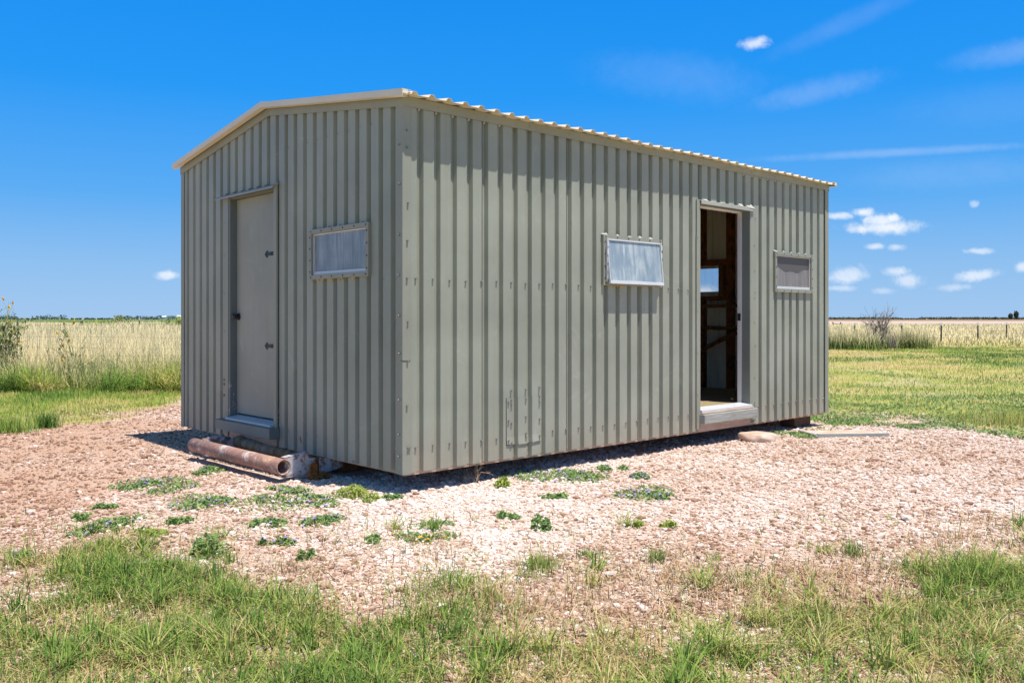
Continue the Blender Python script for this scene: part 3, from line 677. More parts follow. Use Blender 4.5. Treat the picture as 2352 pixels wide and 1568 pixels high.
for i, k_ in enumerate(range(22, 29)):
    s_ = .120 + PIT * k_ + .10; h_ = .002 + .008 * random.random() + (.012 if k_ > 25 else 0)
    if s_ > s1 + .05: continue
    f.add([(s_ - .04, -.030, z1 + .030), (s_ + .035, -.030, z1 + .028), (s_ + .03, -.006, z1 + .036 + h_), (s_ - .03, -.006, z1 + .036 + h_), (s_ - .04, .0, z1 + .03), (s_ + .035, .0, z1 + .03)], [(0, 1, 2, 3), (3, 2, 5, 4), (0, 3, 4), (1, 5, 2), (0, 4, 5, 1)])
f.add([(s1 - .04, -.034, z1 + .025), (s1 + .06, -.034, z1 + .022), (s1 + .01, -.008, z1 + .07), (s1 - .04, .0, z1 + .02), (s1 + .06, .0, z1 + .02)], [(0, 1, 2), (0, 2, 3), (1, 4, 2), (0, 3, 4, 1)])
f.build('bent_rib_ends', CAULK, fr2)
f = MB(); f.prism([(-.030, .325), (-.030, .345), (.10, .362), (.13, .350), (.13, .325)], s0 + .002, s1 + .012, 'x'); f.build('threshold', ALU, fr2, bevel=.002)
f = MB(); f.box(s0 - .004, s1 + .02, -.046, .02, .309, .3245); f.build('threshold_packing', WOOD_PINK, fr2, bevel=.003)
f = MB(); f.box(s0 - .012, s1 + .052, -.070, .018, .218, .308); f.build('sill_board', WOOD_GREY, fr2, bevel=.004)
f = MB(); f.box(s0 - .025, s1 - .004, -.012, .030, .142, .2175); f.build('sill_packing', WOOD_PINK, fr2, bevel=.002)

# patch panel low on the front wall
def patchsheet(s0, s1, z0, z1, off, ph):
    m = MB(); br = [s0, s1]
    for k in range(40):
        for d in (0, .008, .047, .059):
            v = ph + k * PIT + d
            if s0 < v < s1: br.append(v)
    br = sorted(br)
    for a, b in zip(br[:-1], br[1:]):
        da, db = prof(a + 1e-6, ph) - off, prof(b - 1e-6, ph) - off
        zb_ = lambda s_: z0 - .012 * math.sin(math.pi * (s_ - s0) / (s1 - s0)); bo = .005
        m.add([(a, da - bo, zb_(a)), (b, db - bo, zb_(b)), (b, db, z0 + .05), (a, da, z0 + .05), (a, da, z1), (b, db, z1),
               (a, da + .0015 - bo, zb_(a)), (b, db + .0015 - bo, zb_(b)), (b, db + .0015, z1), (a, da + .0015, z1)], [(0, 1, 2, 3), (3, 2, 5, 4), (0, 6, 7, 1), (4, 5, 8, 9)])
    return m
pm = patchsheet(.968, 1.335, .262, .612, .004, .120); n0 = len(pm.m); m = pm
for s_, zs in ((.985, (.29, .44, .585)), (1.015, (.27, .42, .56, .60, .67)), (1.17, (.30, .33, .46, .60, .67)), (1.318, (.30, .43, .56, .61, .68))):
    for z_ in zs: screw(m, T_long, s_, z_, dep=-.004)
m.m[n0:] = [1] * (len(m.m) - n0); m.box(.9645, .9675, -.004, .0, .255, .615, 2); m.box(.972, 1.33, -.0042, .0, .2555, .2565, 2)
m.build('patch_panel', [SAGE, SCREW, SEAL], shed)

# skid frame
def hollow(m, p0, p1, ro, ri, n=24):
    p0 = Vector(p0); p1 = Vector(p1); d = (p1 - p0).normalized(); a = d.orthogonal().normalized(); b = d.cross(a); vs = []
    for c, r in ((p0, ro), (p1, ro), (p1, ri), (p0, ri)):
        vs += [tuple(c + (a * math.cos(2 * math.pi * i / n) + b * math.sin(2 * math.pi * i / n)) * r) for i in range(n)]
    fs = []
    for k in range(4):
        for i in range(n): fs.append((k * n + i, k * n + (i + 1) % n, ((k + 1) % 4) * n + (i + 1) % n, ((k + 1) % 4) * n + i))
    m.add(vs, fs)
skid = MB(); hollow(skid, (-.37, .985, .118), (-.37, 2.585, .118), .060, .050)
skid = skid.build('skid_pipe', RUST_PIPE, shed, smooth=False)
skid.data.polygons.foreach_set('use_smooth', [True] * len(skid.data.polygons))
m = MB(); m.tube((-.37, 2.575, .118), (-.37, 2.58, .118), .049, n=20); m.build('end_plug', RUST, skid)
for (y0, yd) in ((1.045, .009), (2.50, -.009)):
    m = MB()
    m.prism([(-.33, .034), (-.33, .172), (-.135, .196), (-.125, .150), (.0, .146), (.175, .128), (.178, .058), (.0, .032)], min(y0, y0 + yd), max(y0, y0 + yd), 'y')
    m.prism([(-.335, .173), (-.135, .197), (-.135, .204), (-.335, .180)], y0 if yd < 0 else y0 - .001, y0 + (.055 if yd > 0 else .001), 'y')
    m.prism([(-.33, .026), (.0, .024), (.178, .050), (.178, .057), (.0, .031), (-.33, .033)], min(y0 - .001, y0 + yd * 5), max(y0 + .001, y0 + yd * 5), 'y')
    m.build('skid_bracket', RUST_CHAN, shed, bevel=.002)
    m = MB(); ya, yb = (y0 + .03, y0 + .11) if yd > 0 else (y0 - .11, y0 - .03)
    m.box(.19, L - .25, ya, yb, .005, .127); m.build('skid_runner', RUST, shed)
m = MB(); m.tube((-.055, 1.036, .02), (-.055, 1.036, .149), .010, n=8); m.tube((-.06, 1.038, .03), (-.07, 1.038, .149), .008, n=8); m.build('weld_bar', RUST, shed)
m = MB(); prev = Vector((-.02, 2.46, .13))
for i in range(1, 13):
    q = Vector((-.02 + .10 * i / 12, 2.46 - 1.33 * i / 12, .13 - .055 * i / 12 + random.uniform(-.004, .004))); m.tube(prev, q, .05 * random.uniform(.93, 1.07), .05 * random.uniform(.93, 1.07), 12); prev = q
m.build('mossy_log', MOSS, shed, smooth=True)
m = MB(); m.box(5.45, 5.80, .12, .30, .015, .126); m.build('corner_block', WOOD_DARK, shed)

# ------------------------------------------------------------------ rusty chain by the skid
def torus(m, c, R_, r, rot, n=14, k=6, sx=1.35):
    vs = []; fs = []
    for i in range(n):
        for j in range(k):
            a_ = 2 * math.pi * i / n; b_ = 2 * math.pi * j / k
            p = Vector(((R_ * sx + r * math.cos(b_)) * math.cos(a_), (R_ + r * math.cos(b_)) * math.sin(a_), r * math.sin(b_)))
            vs.append(tuple(rot @ p + c))
    for i in range(n):
        for j in range(k): fs.append((i * k + j, ((i + 1) % n) * k + j, ((i + 1) % n) * k + (j + 1) % k, i * k + (j + 1) % k))
    m.add(vs, fs)
cx_, cy_ = S(-.10, .975)
m = MB()
for i in range(34):
    rot = Quaternion((random.gauss(0, 1), random.gauss(0, 1), random.gauss(0, 1), random.gauss(0, 1))).normalized().to_matrix()
    r_ = random.random() ** .6
    a_ = random.uniform(0, 6.28); h = .012 + (1 - r_) * .045 * random.random()
    torus(m, Vector((r_ * .075 * math.cos(a_) + .02, r_ * .055 * math.sin(a_) - .02, h)), .0135, .0052, rot)
for i in range(9): torus(m, Vector((-.03 + .002 * i, .018 + .002 * math.sin(i), .02 + i * .0085)), .030, .0065, Matrix.Rotation(R(70 + random.uniform(-14, 14)), 3, 'X'), sx=1.05)
o = m.build('rusty_chain', RUST_OR, smooth=True); o.location = (cx_, cy_, gz(cx_, cy_)); o.rotation_euler = (0, 0, ANG)
tag(o, 'heap of orange rusty chain under the white skid bracket', 'chain')

# ------------------------------------------------------------------ rock and plank
bm = bmesh.new(); bmesh.ops.create_icosphere(bm, subdivisions=4, radius=1)
for v in bm.verts:
    p = v.co; n_ = (math.sin(p.x * 3.1 + p.y * 2) + math.sin(p.y * 4.3 + p.z * 3) + math.sin(p.z * 5 + p.x * 6) * .6) * .05
    p *= 1 + n_
    p.z = max(min(p.z, .52 + .12 * math.sin(p.x * 3)), -.5); p.x *= .195; p.y *= .12; p.z *= .085
me = bpy.data.meshes.new('rock'); bm.to_mesh(me); bm.free(); me.materials.append(STONE2)
o = bpy.data.objects.new('rock', me); COL.objects.link(o); rx_, ry_ = G(1740, 1013); o.location = (rx_, ry_, float(gz(rx_, ry_)) + .036); o.rotation_euler = (R(3), R(5), R(8))
tag(o, 'flat pinkish rock lying in front of the open doorway', 'rock')
m = MB()
m.box(-.36, .40, -.02, .022, -.005, .034); m.box(-.40, -.365, -.02, .40, -.005, .030)
m.prism([(-.36, -.02), (.39, -.02), (.39, .020), (.2, .026), (-.1, .022), (-.36, .026)], .023, .40, 'y', 1)
o = m.build('timber_plank', [WOOD_GREY, STONE2], bevel=.003); kx, ky = G(1955, 1003); o.location = (kx, ky, float(gz(kx, ky))); o.rotation_euler = (R(-1), 0, R(4))
tag(o, 'weathered grey timber plank half buried in gravel right of the rock', 'plank')

# ------------------------------------------------------------------ gravel stones
def blockers(x, y):                                              # true where a stone or blade would stick into something
    lx, ly = to_local(x, y)
    return ((np.abs(lx + .37) < .07) & (ly > .95) & (ly < 2.6)) | ((lx > .1) & (lx < L) & (ly > .9) & (ly < 2.7))
ico = bmesh.new(); bmesh.ops.create_icosphere(ico, subdivisions=1, radius=1); ico.verts.ensure_lookup_table()
IV = np.array([v.co[:] for v in ico.verts]); IF = np.array([[v.index for v in f.verts] for f in ico.faces]); ico.free()
def rand_rot(n):
    q = rng.normal(size=(n, 4)); q /= np.linalg.norm(q, axis=1)[:, None]; w_, x, y, z = q.T
    return np.stack([np.stack([1 - 2 * (y * y + z * z), 2 * (x * y - z * w_), 2 * (x * z + y * w_)], -1), np.stack([2 * (x * y + z * w_), 1 - 2 * (x * x + z * z), 2 * (y * z - x * w_)], -1),
                     np.stack([2 * (x * z - y * w_), 2 * (y * z + x * w_), 1 - 2 * (x * x + y * y)], -1)], 1)
def stones(name, x, y, r, var, z=None):
    n = len(x); z = gz(x, y) if z is None else z
    dirs = IV[None] * (1 + .28 * (rng.random((n, len(IV), 1)) - .5)) * np.stack([1 + .5 * rng.random(n), .8 + .4 * rng.random(n), .45 + .3 * rng.random(n)], -1)[:, None]
    a = rng.random(n) * 6.283; c, s = np.cos(a), np.sin(a); tl = rng.normal(size=n) * .3
    x2 = dirs[..., 0] * c[:, None] - dirs[..., 1] * s[:, None]; y2 = dirs[..., 0] * s[:, None] + dirs[..., 1] * c[:, None]; z2 = dirs[..., 2] + x2 * tl[:, None] * .6
    V = np.stack([x2, y2, z2], -1) * r[:, None, None] + np.stack([x, y, z + r * .25], -1)[:, None]
    Fc = (IF[None] + (np.arange(n) * len(IV))[:, None, None]).reshape(-1, 3)
    return npmesh(name, V.reshape(-1, 3), [Fc], STONE, {'var': np.repeat(var, len(IV))})
N = 125000
yy = 3.0 + 9.5 * rng.random(N * 3) ** 1.15; xx = (rng.random(N * 3) * 2 - 1) * .70 * yy
keep = rng.random(N * 3) < np.minimum(1, (5.2 / yy) ** .7)
xx, yy = xx[keep], yy[keep]
cv, px, py = cover(xx, yy)
wv = np.clip(np.exp(-(((px - 1000) / 520) ** 2)) * sst(1400, 1220, py) * .8 + .55 * sst(1500, 1750, px) * sst(1330, 1150, py) * .6 + .30 + (fbm(xx, yy, 1.1, 31) - .5) * .9 - .5 * np.exp(-((px) / 520) ** 2) * sst(1230, 1000, py), 0, 1)
keep = (rng.random(len(xx)) < np.clip((.30 + .85 * wv) * (1 - cv * .93) * (.35 + 1.5 * (fbm(xx, yy, 3.5, 33) - .2)), 0, 1)) & ~blockers(xx, yy)
xx, yy, wv = xx[keep][:N], yy[keep][:N], wv[keep][:N]
r = np.exp(rng.normal(-5.2, .45, len(xx))) * (1 + .04 * yy); r = np.clip(r, .003, .026)
var = np.clip(.62 * wv + .12 + (fbm(xx, yy, 5, 35) - .5) * .5 + rng.normal(size=len(xx)) * .27, 0, 1)
tag(stones('gravel', xx, yy, r, var), 'loose pale pink limestone gravel around the shed', 'gravel', kind='stuff')
# a few bigger stones and those on the plank
bs = [(2085, 1195, .045), (70, 1180, .035), (640, 1330, .03), (1480, 1400, .03), (1150, 1395, .028), (1700, 1340, .025), (1400, 1325, .03), (950, 1352, .03), (1010, 1395, .03), (345, 1075, .025), (2020, 1235, .03), (1330, 1445, .028)]
q = np.array([G(a, b) for a, b, _ in bs]); tag(stones('loose_stones', q[:, 0], q[:, 1], np.array([c for *_, c in bs]), np.full(len(bs), .62)), 'larger pale stones scattered through the gravel', 'stones', kind='stuff')

# ------------------------------------------------------------------ blades
def blades(name, x, y, h, wd, var, mtl, lean=.5, seg=3, curl=.5, z0=None, parent=None, sink=.004):
    n = len(x); z = (gz(x, y) if z0 is None else z0) - sink
    az = rng.random(n) * 6.283; ln = np.abs(rng.normal(size=n)) * lean if np.isscalar(lean) else lean
    fa = az + rng.normal(size=n) * .5 + 1.57
    ts = np.linspace(0, 1, seg + 1); V = []; 
    for k, tt in enumerate(ts):
        hor = h * (ln * tt * .6 + curl * ln * tt * tt); ver = h * tt * np.sqrt(np.clip(1 - (ln * tt * .55) ** 2, .06, 1))
        cx = x + np.cos(az) * hor; cy = y + np.sin(az) * hor; cz = z + ver
        if k < seg:
            w2 = wd * (1 - .75 * tt ** 1.6) * .5
            V += [np.stack([cx - np.cos(fa) * w2, cy - np.sin(fa) * w2, cz], -1), np.stack([cx + np.cos(fa) * w2, cy + np.sin(fa) * w2, cz], -1)]
        else: V += [np.stack([cx, cy, cz], -1)]
    V = np.stack(V, 1); m_ = V.shape[1]; base = (np.arange(n) * m_)[:, None]
    Q = [np.concatenate([base + 2 * k, base + 2 * k + 1, base + 2 * k + 3, base + 2 * k + 2], 1) for k in range(seg - 1)]
    Tt = np.concatenate([base + 2 * (seg - 1), base + 2 * (seg - 1) + 1, base + 2 * seg], 1)
    hg = np.repeat(ts[:-1], 2).tolist() + [1.0]
    return npmesh(name, V.reshape(-1, 3), ([np.concatenate(Q)] if Q else []) + [Tt], mtl, {'var': np.repeat(var, m_), 'hgt': np.tile(hg, n)}, parent=parent)
def inshed(x, y, mrg=.02): a_, b_ = to_local(x, y); return (a_ > -mrg) & (a_ < L + mrg) & (b_ > -mrg) & (b_ < WD + mrg)

# foreground turf
N = 760000
yy = 2.3 + 4.6 * rng.random(N) ** 1.2; xx = (rng.random(N) * 2 - 1) * .78 * yy
cv, px, py = cover(xx, yy)
cl = fbm(xx, yy, 9, 41)
keep = rng.random(N) < np.clip(cv * (.25 + 1.5 * (cl - .3)), 0, 1) * .62 + .006 * (py > 1180)
keep &= py > 1150
xx, yy, px, py, cl = xx[keep], yy[keep], px[keep], py[keep], cl[keep]
lush = np.exp(-(((px - 2230) / 120) ** 2 + ((py - 1340) / 50) ** 2)) + .8 * np.exp(-(((px - 330) / 190) ** 2 + ((py - 1330) / 45) ** 2)) + .5 * np.exp(-(((px - 800) / 260) ** 2 + ((py - 1400) / 50) ** 2)) + .6 * np.exp(-(((px - 970) / 90) ** 2 + ((py - 1350) / 40) ** 2))
green = np.clip(.72 + .55 * lush + (fbm(xx, yy, 1.8, 43) - .5) * 1.5 - .22 * sst(1100, 1600, px) - .15 * sst(1480, 1568, py), .1, .97)
isg = rng.random(len(xx)) < green
var = np.where(isg, rng.random(len(xx)) ** .9 * .56, .56 + .44 * rng.random(len(xx)))
h = (.030 + .055 * rng.random(len(xx))) * (.75 + .7 * fbm(xx, yy, 3, 44) + .9 * lush) * np.where(isg, 1, .75)
tag(blades('foreground_grass', xx, yy, h, .0034 + .003 * rng.random(len(xx)), var, V_TURF, lean=1.15, curl=.75), 'patchy green and straw coloured turf in the foreground', 'grass', kind='stuff')
# coarse tussocks standing out of the turf
nt = 900; ty = 2.5 + 3.0 * rng.random(nt); tx = (rng.random(nt) * 2 - 1) * .74 * ty
cv, px, py = cover(tx, ty); lu = fbm(tx, ty, 1.8, 43)
kp = (py > 1200) & (rng.random(nt) < np.clip(cv * 1.1, 0, .9) + .04); tx, ty, lu, px = tx[kp], ty[kp], lu[kp], px[kp]
nb = 42; x_ = np.repeat(tx, nb) + rng.normal(size=len(tx) * nb) * .018; y_ = np.repeat(ty, nb) + rng.normal(size=len(tx) * nb) * .018
hb_ = np.repeat(.055 + .075 * rng.random(len(tx)), nb) * (.45 + .75 * rng.random(len(x_))); vb = np.repeat(np.clip(.12 + .5 * rng.random(len(tx)) + .10 * (px > 1100), 0, .75), nb) + rng.normal(size=len(x_)) * .14
tag(blades('grass_tussocks', x_, y_, hb_, .0042 + .0035 * rng.random(len(x_)), np.clip(vb, 0, 1), V_TURF, lean=.75, seg=4, curl=1.1), 'coarse green and straw tussocks standing out of the foreground turf', 'grass', kind='stuff')
# dry trampled thatch lying nearly flat
N = 130000
yy = 2.3 + 4.4 * rng.random(N) ** 1.1; xx = (rng.random(N) * 2 - 1) * .78 * yy
cv, px, py = cover(xx, yy); br = np.exp(-(((py - np.interp(px, FG_X, FG_Y)) + 10) / 70) ** 2) * (.35 + .65 * sst(850, 1200, px))
for (bx, by, rx, ry) in ((860, 1268, 80, 22), (1005, 1262, 70, 26), (700, 1312, 60, 18), (250, 1262, 50, 18), (1560, 1330, 200, 40), (1850, 1330, 160, 34), (780, 1225, 60, 12), (1250, 1360, 160, 40)):
    br = br + 1.1 * np.exp(-(((px - bx) / rx) ** 2 + ((py - by) / ry) ** 2))
keep = (rng.random(N) < np.clip(.45 * cv + .6 * br * fbm(xx, yy, 2.5, 47) * 1.3, 0, 1) * .8) & (py > 1170)
xx, yy = xx[keep], yy[keep]
tag(blades('dry_thatch', xx, yy, .03 + .05 * rng.random(len(xx)), .0028 + .002 * rng.random(len(xx)), rng.random(len(xx)), V_DRY, lean=1.5, seg=2, curl=.5, sink=-.004), 'dead brown grass lying over the gravel edge', 'dry grass', kind='stuff')
# taller seed stalks here and there
sp = [(1018, 1330, 14, .22), (990, 1370, 10, .2), (1190, 1420, 12, .17), (1330, 1360, 9, .14), (2180, 1330, 26, .14), (2230, 1320, 30, .16), (2290, 1330, 24, .13), (1690, 1330, 5, .20), (1855, 1380, 3, .30), (1950, 1290, 7, .12), (1535, 1290, 8, .10),
      (620, 1300, 8, .14), (430, 1500, 6, .2), (1740, 1420, 10, .12), (1450, 1520, 16, .14), (900, 1500, 12, .14), (1250, 1540, 12, .12), (1320, 1230, 5, .10), (925, 1400, 12, .12), (2120, 1430, 14, .12), (330, 1380, 16, .12), (700, 1400, 16, .11), (1560, 1400, 9, .14)]
ax = []; ay = []; ah = []
for (a, b, n, hh) in sp:
    x0, y0 = G(a, b); ax += list(x0 + rng.normal(size=n) * .035); ay += list(y0 + rng.normal(size=n) * .035); ah += list(hh * (.6 + .5 * rng.random(n)))
ax, ay, ah = map(np.array, (ax, ay, ah))
tag(blades('seed_stalks', ax, ay, ah, np.full(len(ax), .0026), rng.random(len(ax)) * .7, V_TURF, lean=.35, seg=4, curl=.8), 'thin taller grass stalks rising out of the foreground turf', 'grass stalks', kind='stuff')

# lawns behind
def lawn(name, label, r0, r1, y0, y1, N, hh, dens, mtl=V_LAWN, wscale=1., varf=None, cov_=True, lean=.6, cat='grass', hn=.5):
    yy = y0 + (y1 - y0) * rng.random(N) ** .8; xx = (r0 + (r1 - r0) * rng.random(N)) * yy
    cv, px, py = cover(xx, yy)
    keep = ~inshed(xx, yy, .1)
    if cov_: keep &= rng.random(N) < np.clip(cv * dens(xx, yy, px, py), 0, 1)
    else: keep &= rng.random(N) < np.clip(dens(xx, yy, px, py), 0, 1)
    xx, yy, px, py = xx[keep], yy[keep], px[keep], py[keep]; n = len(xx)
    var = varf(xx, yy, px, py); h = hh(xx, yy, px, py) * (1 - hn + 2 * hn * rng.random(n))
    return tag(blades(name, xx, yy, h, wscale * np.maximum(.003, yy * .00042) * (.7 + .6 * rng.random(n)), np.clip(var, 0, 1), mtl, lean=lean, seg=2, curl=.5), label, cat, kind='stuff')
vf = lambda off, k, s: (lambda x, y, px, py: off + (fbm(x, y, s, 51) - .5) * k + rng.normal(size=len(x)) * .16)
lawn('lawn_grass', 'short mown grass between the gravel and the tall grass on the left', -.92, -.08, 9, 15.6, 140000, lambda x, y, px, py: .05 + .05 * fbm(x, y, 1.2, 52), lambda x, y, px, py: .35 + .9 * (fbm(x, y, 2, 53) - .2), varf=vf(.52, 1.3, .9))
lawn('lawn_grass', 'short patchy green lawn between the gravel and the fence on the right', .06, .85, 9.5, 39, 200000, lambda x, y, px, py: .035 + .05 * fbm(x, y, .7, 54), lambda x, y, px, py: .5 + .9 * (fbm(x, y, 1.1, 55) - .2),
     lean=1.1, varf=lambda x, y, px, py: .32 + (fbm(x, y, .38, 56) - .5) * 3.2 + (fbm(x, y, 1.6, 57) - .5) * .8 + .45 * np.exp(-((py - (812 - .02 * (px - 1950))) / 9) ** 2)  + rng.normal(size=len(x)) * .14)
# low leafy ground cover right of the shed
def leaves(name, x, y, z, size, var, mtl, parent=None, flat=.6):
    n = len(x); a = rng.random(n) * 6.283; ti = rng.normal(size=n) * flat; tj = rng.normal(size=n) * flat
    ux = np.stack([np.cos(a), np.sin(a), ti], -1); uy = np.stack([-np.sin(a), np.cos(a), tj], -1)
    c = np.stack([x, y, z], -1); s = size[:, None]
    V = np.stack([c - ux * s, c - uy * s * .55 + ux * s * .1, c + ux * s * 1.05, c + uy * s * .55 + ux * s * .1], 1)
    V[:, 0, 2] -= size * .2; V[:, 2, 2] -= size * .25
    base = (np.arange(n) * 4)[:, None]; fs = np.concatenate([np.concatenate([base, base + 1, base + 2], 1), np.concatenate([base, base + 2, base + 3], 1)])
    return npmesh(name, V.reshape(-1, 3), [fs], mtl, {'var': np.repeat(np.clip(var, 0, 1), 4), 'hgt': np.tile([0, .5, 1, .5], n)}, parent=parent)
N = 60000; yy = 8.6 + 5.5 * rng.random(N); xx = (.30 + .42 * rng.random(N)) * yy
cv, px, py = cover(xx, yy); lim = np.interp(px, PAD_X, PAD_Y) + 14 * (fbm(xx, yy, 2.5, 61) - .4) * 3
keep = (py < lim) & (py > 905 + 60 * (fbm(xx, yy, .8, 64) - .5) + 25 * rng.random(N)) & ~inshed(xx, yy, .03) & (rng.random(N) < .15 + 1.5 * (fbm(xx, yy, 2.2, 62) - .3)); xx, yy = xx[keep], yy[keep]
tag(leaves('ground_cover', xx, yy, gz(xx, yy) + .005 + .05 * rng.random(len(xx)) * fbm(xx, yy, 2, 63), .010 + .012 * rng.random(len(xx)), rng.random(len(xx)), V_WEED), 'low leafy green weeds spreading at the gravel edge right of the shed', 'weeds', kind='stuff')

# tall grass
lawn('tall_grass', 'tall dry grass, green at the foot, behind the wire fence on the left', -.92, -.05, 14.7, 26, 190000, lambda x, y, px, py: (.50 + .42 * fbm(x, y, .5, 71)) * sst(14.3, 15.8, y + (fbm(x, y, 1.3, 72) - .5) * 1.6),
     lambda x, y, px, py: (.25 + 1.2 * (fbm(x, y, 1.1, 73) - .2)) * .9, V_TALL, 1.5, lambda x, y, px, py: .22 + .5 * sst(14.8, 18, y) + (fbm(x, y, .8, 74) - .5) * 1.2 + rng.normal(size=len(x)) * .18, False, .5, 'tall grass', .4)
lawn('tall_grass', 'pale dry grassland stretching back towards the green field on the left', -.92, .05, 26, 80, 130000, lambda x, y, px, py: .62 + .35 * fbm(x, y, .2, 75),
     lambda x, y, px, py: .9, V_TALL, 2.6, vf(.68, 1.7, .12), False, .5, 'tall grass', .35)
lawn('tall_grass', 'pale dry grass along and behind the fence on the right', .05, .88, 38, 130, 155000, lambda x, y, px, py: (.22 + .45 * fbm(x, y, .35, 76)) * sst(36.5, 40.5, y + 3 * (fbm(x, y, .5, 77) - .5)),
     lambda x, y, px, py: .95, V_TALL, 2.4, lambda x, y, px, py: .80 - .5 * np.exp(-((px - 1960) / 120) ** 2 - ((y - 40) / 4) ** 2) + (fbm(x, y, .12, 78) - .5) * .9 + rng.normal(size=len(x)) * .12, False, .95, 'tall grass', .4)
N = 66000; yy = 14.5 + 1.7 * rng.random(N); xx = (-.92 + .84 * rng.random(N)) * yy; q = fbm(xx, yy, 1.2, 79)
keep = rng.random(N) < np.clip((q - .36) * 4, 0, 1); xx, yy, q = xx[keep], yy[keep], q[keep]
tag(blades('bushy_grass', xx, yy, (.16 + 1.3 * (q - .36)) * (.5 + .6 * rng.random(len(xx))), np.full(len(xx), .008), np.clip(.30 + (fbm(xx, yy, .9, 80) - .5) * 2.4 + rng.normal(size=len(xx)) * .16, 0, 1), V_LAWN, lean=1.0, curl=.7),
    'bushy green and tan grass mounds at the foot of the left wire fence', 'grass', kind='stuff')
def clump(name, label, px, py, n, spread, hh, off, mtl=V_TALL, group=None, lean=.4, wd=None):
    x0, y0 = G(px, py); x = x0 + rng.normal(size=n) * spread; y = y0 + rng.normal(size=n) * spread * .6
    o = blades(name, x, y, hh * (.55 + .5 * rng.random(n)), np.full(n, wd or max(.003, y0 * .0006)), np.clip(off + rng.normal(size=n) * .15, 0, 1), mtl, lean=lean, seg=3, curl=.6)
    return tag(o, label, 'grass clump', group)
clump('grass_clump', 'small round green grass clump at the gravel edge far left', 107, 982, 420, .07, .20, .12, V_LAWN, wd=.005)
clump('grass_clump', 'wide pale grass clump at the far left edge of the gravel', 18, 992, 500, .16, .20, .35, V_LAWN, wd=.005)
clump('grass_clump', 'pale fluffy grass clump on the lawn at the right edge', 2315, 975, 800, .30, .22, .62, V_LAWN, wd=.004)
clump('grass_clump', 'broad yellow green grass clump left of the bare bush', 1938, 802, 1500, .75, .95, .15)
clump('grass_clump', 'yellow green grass clump between bare bush and fence post', 2085, 800, 900, .45, .95, .22)

# ------------------------------------------------------------------ weeds on the gravel
def weed(label, px, py, hw, hh, flowers=0, mtl=None, n=None, hmax=.034, size=.0115, fm=None):
    mtl = mtl or V_WEED; x0, y0 = G(px, py); rx = 1.18 * hw / F * y0; ry = max(hh * y0 * y0 / (F * CAMH) * .8, rx * .35)
    k = max(2, int(2 + hw / 18)); n = n or int(320 + 13000 * rx * ry)
    cs = [(random.uniform(-.8, .8) * rx, random.uniform(-.7, .7) * ry, random.uniform(.3, .7)) for _ in range(k)]
    x = []; y = []; hgt = []
    for i in range(n):
        c = cs[i % k]; a = random.uniform(0, 6.283); q = math.sqrt(random.random()) * (1 if random.random() < .85 else 1.35)
        x.append(c[0] + math.cos(a) * q * rx * c[2]); y.append(c[1] + math.sin(a) * q * ry * c[2] * 1.2); hgt.append(max(.004, hmax * (1 - q * q * .7) * random.random()))
    x = np.array(x); y = np.array(y); hgt = np.array(hgt)
    g0 = float(gz(x0, y0))
    o = leaves('weed_patch', x, y, hgt + gz(x + x0, y + y0) - g0, size * (.6 + .8 * rng.random(n)), rng.random(n), mtl)
    o.location = (x0, y0, g0); tag(o, label, 'weed', 'low weed patches growing on the gravel')
    if flowers:
        nf = flowers * 4; j = rng.integers(0, n, flowers); fx = np.repeat(x[j], 4) + rng.normal(size=nf) * .004; fy = np.repeat(y[j], 4) + rng.normal(size=nf) * .004
        leaves('blossoms', fx, fy, np.repeat(hgt[j] + .012, 4) + gz(fx + x0, fy + y0) - g0, np.full(nf, .0105), rng.random(nf), fm or V_PURPLE, parent=o, flat=.25)
weed('bright green weed patch right under the middle of the skid pipe', 480, 1084, 42, 14, 4)
weed('long weed mat with purple flowers, left of and below the skid pipe', 352, 1118, 72, 22, 26)
weed('small dark green weed sprig, uppermost on the far left gravel', 255, 1166, 27, 8)
weed('small flowerless weed, leftmost of the upper weeds on the brown gravel', 190, 1190, 22, 8)
weed('dark weed patch with purple flowers above the left grass edge', 238, 1212, 46, 26, 9)
weed('yellowish green weed patch beside the dark flowering one on the left', 342, 1221, 32, 9, 0, V_WEEDY)
weed('largest spreading weed mat with purple flowers, left of centre', 520, 1160, 100, 26, 34)
weed('small plain weed below the left end of the largest weed mat', 400, 1198, 26, 9)
weed('slim weed mat reaching right from the largest mat towards the chain', 662, 1129, 36, 9, 5)
weed('dense oval weed patch with purple flowers in front of the shed corner', 722, 1151, 60, 19, 16)
weed('bright yellow green weed beside the shed corner shadow', 820, 1142, 44, 17, 0, V_WEEDY, hmax=.07)
weed('ragged dark weed patch in two lobes, left of the shed corner', 618, 1197, 32, 16, 3)
weed('low weed patch with purple flowers below the dense oval one', 722, 1199, 52, 15, 12)
weed('flat weed with purple blossoms just above the grass, left of centre', 634, 1243, 32, 10, 8)
weed('thick dark green bushy weed at the grass edge, left of centre', 487, 1266, 38, 22, 0, hmax=.10)
weed('yellow green weed in the shed shadow beside the dead twig', 1158, 1108, 24, 12, 0, V_WEEDY, hmax=.07)
weed('longest weed mat full of purple flowers under the front wall', 1272, 1100, 84, 24, 52)
weed('small weed patch at the shadow edge below the tilted window', 1410, 1078, 28, 11, 5)
weed('oval weed with purple flowers, just below the shadow edge patch', 1458, 1098, 34, 10, 12)
weed('big round weed patch ringed with purple flowers on open gravel', 1478, 1132, 68, 19, 26)
weed('tiny flat green weed mat alone on pale gravel, centre', 1270, 1142, 26, 7)
weed('small flat green weed mat in the middle of the gravel', 1178, 1184, 30, 10)
weed('wide flat olive weed mat, largest flowerless one near the centre', 1028, 1206, 56, 12, 0, size=.008, hmax=.025)
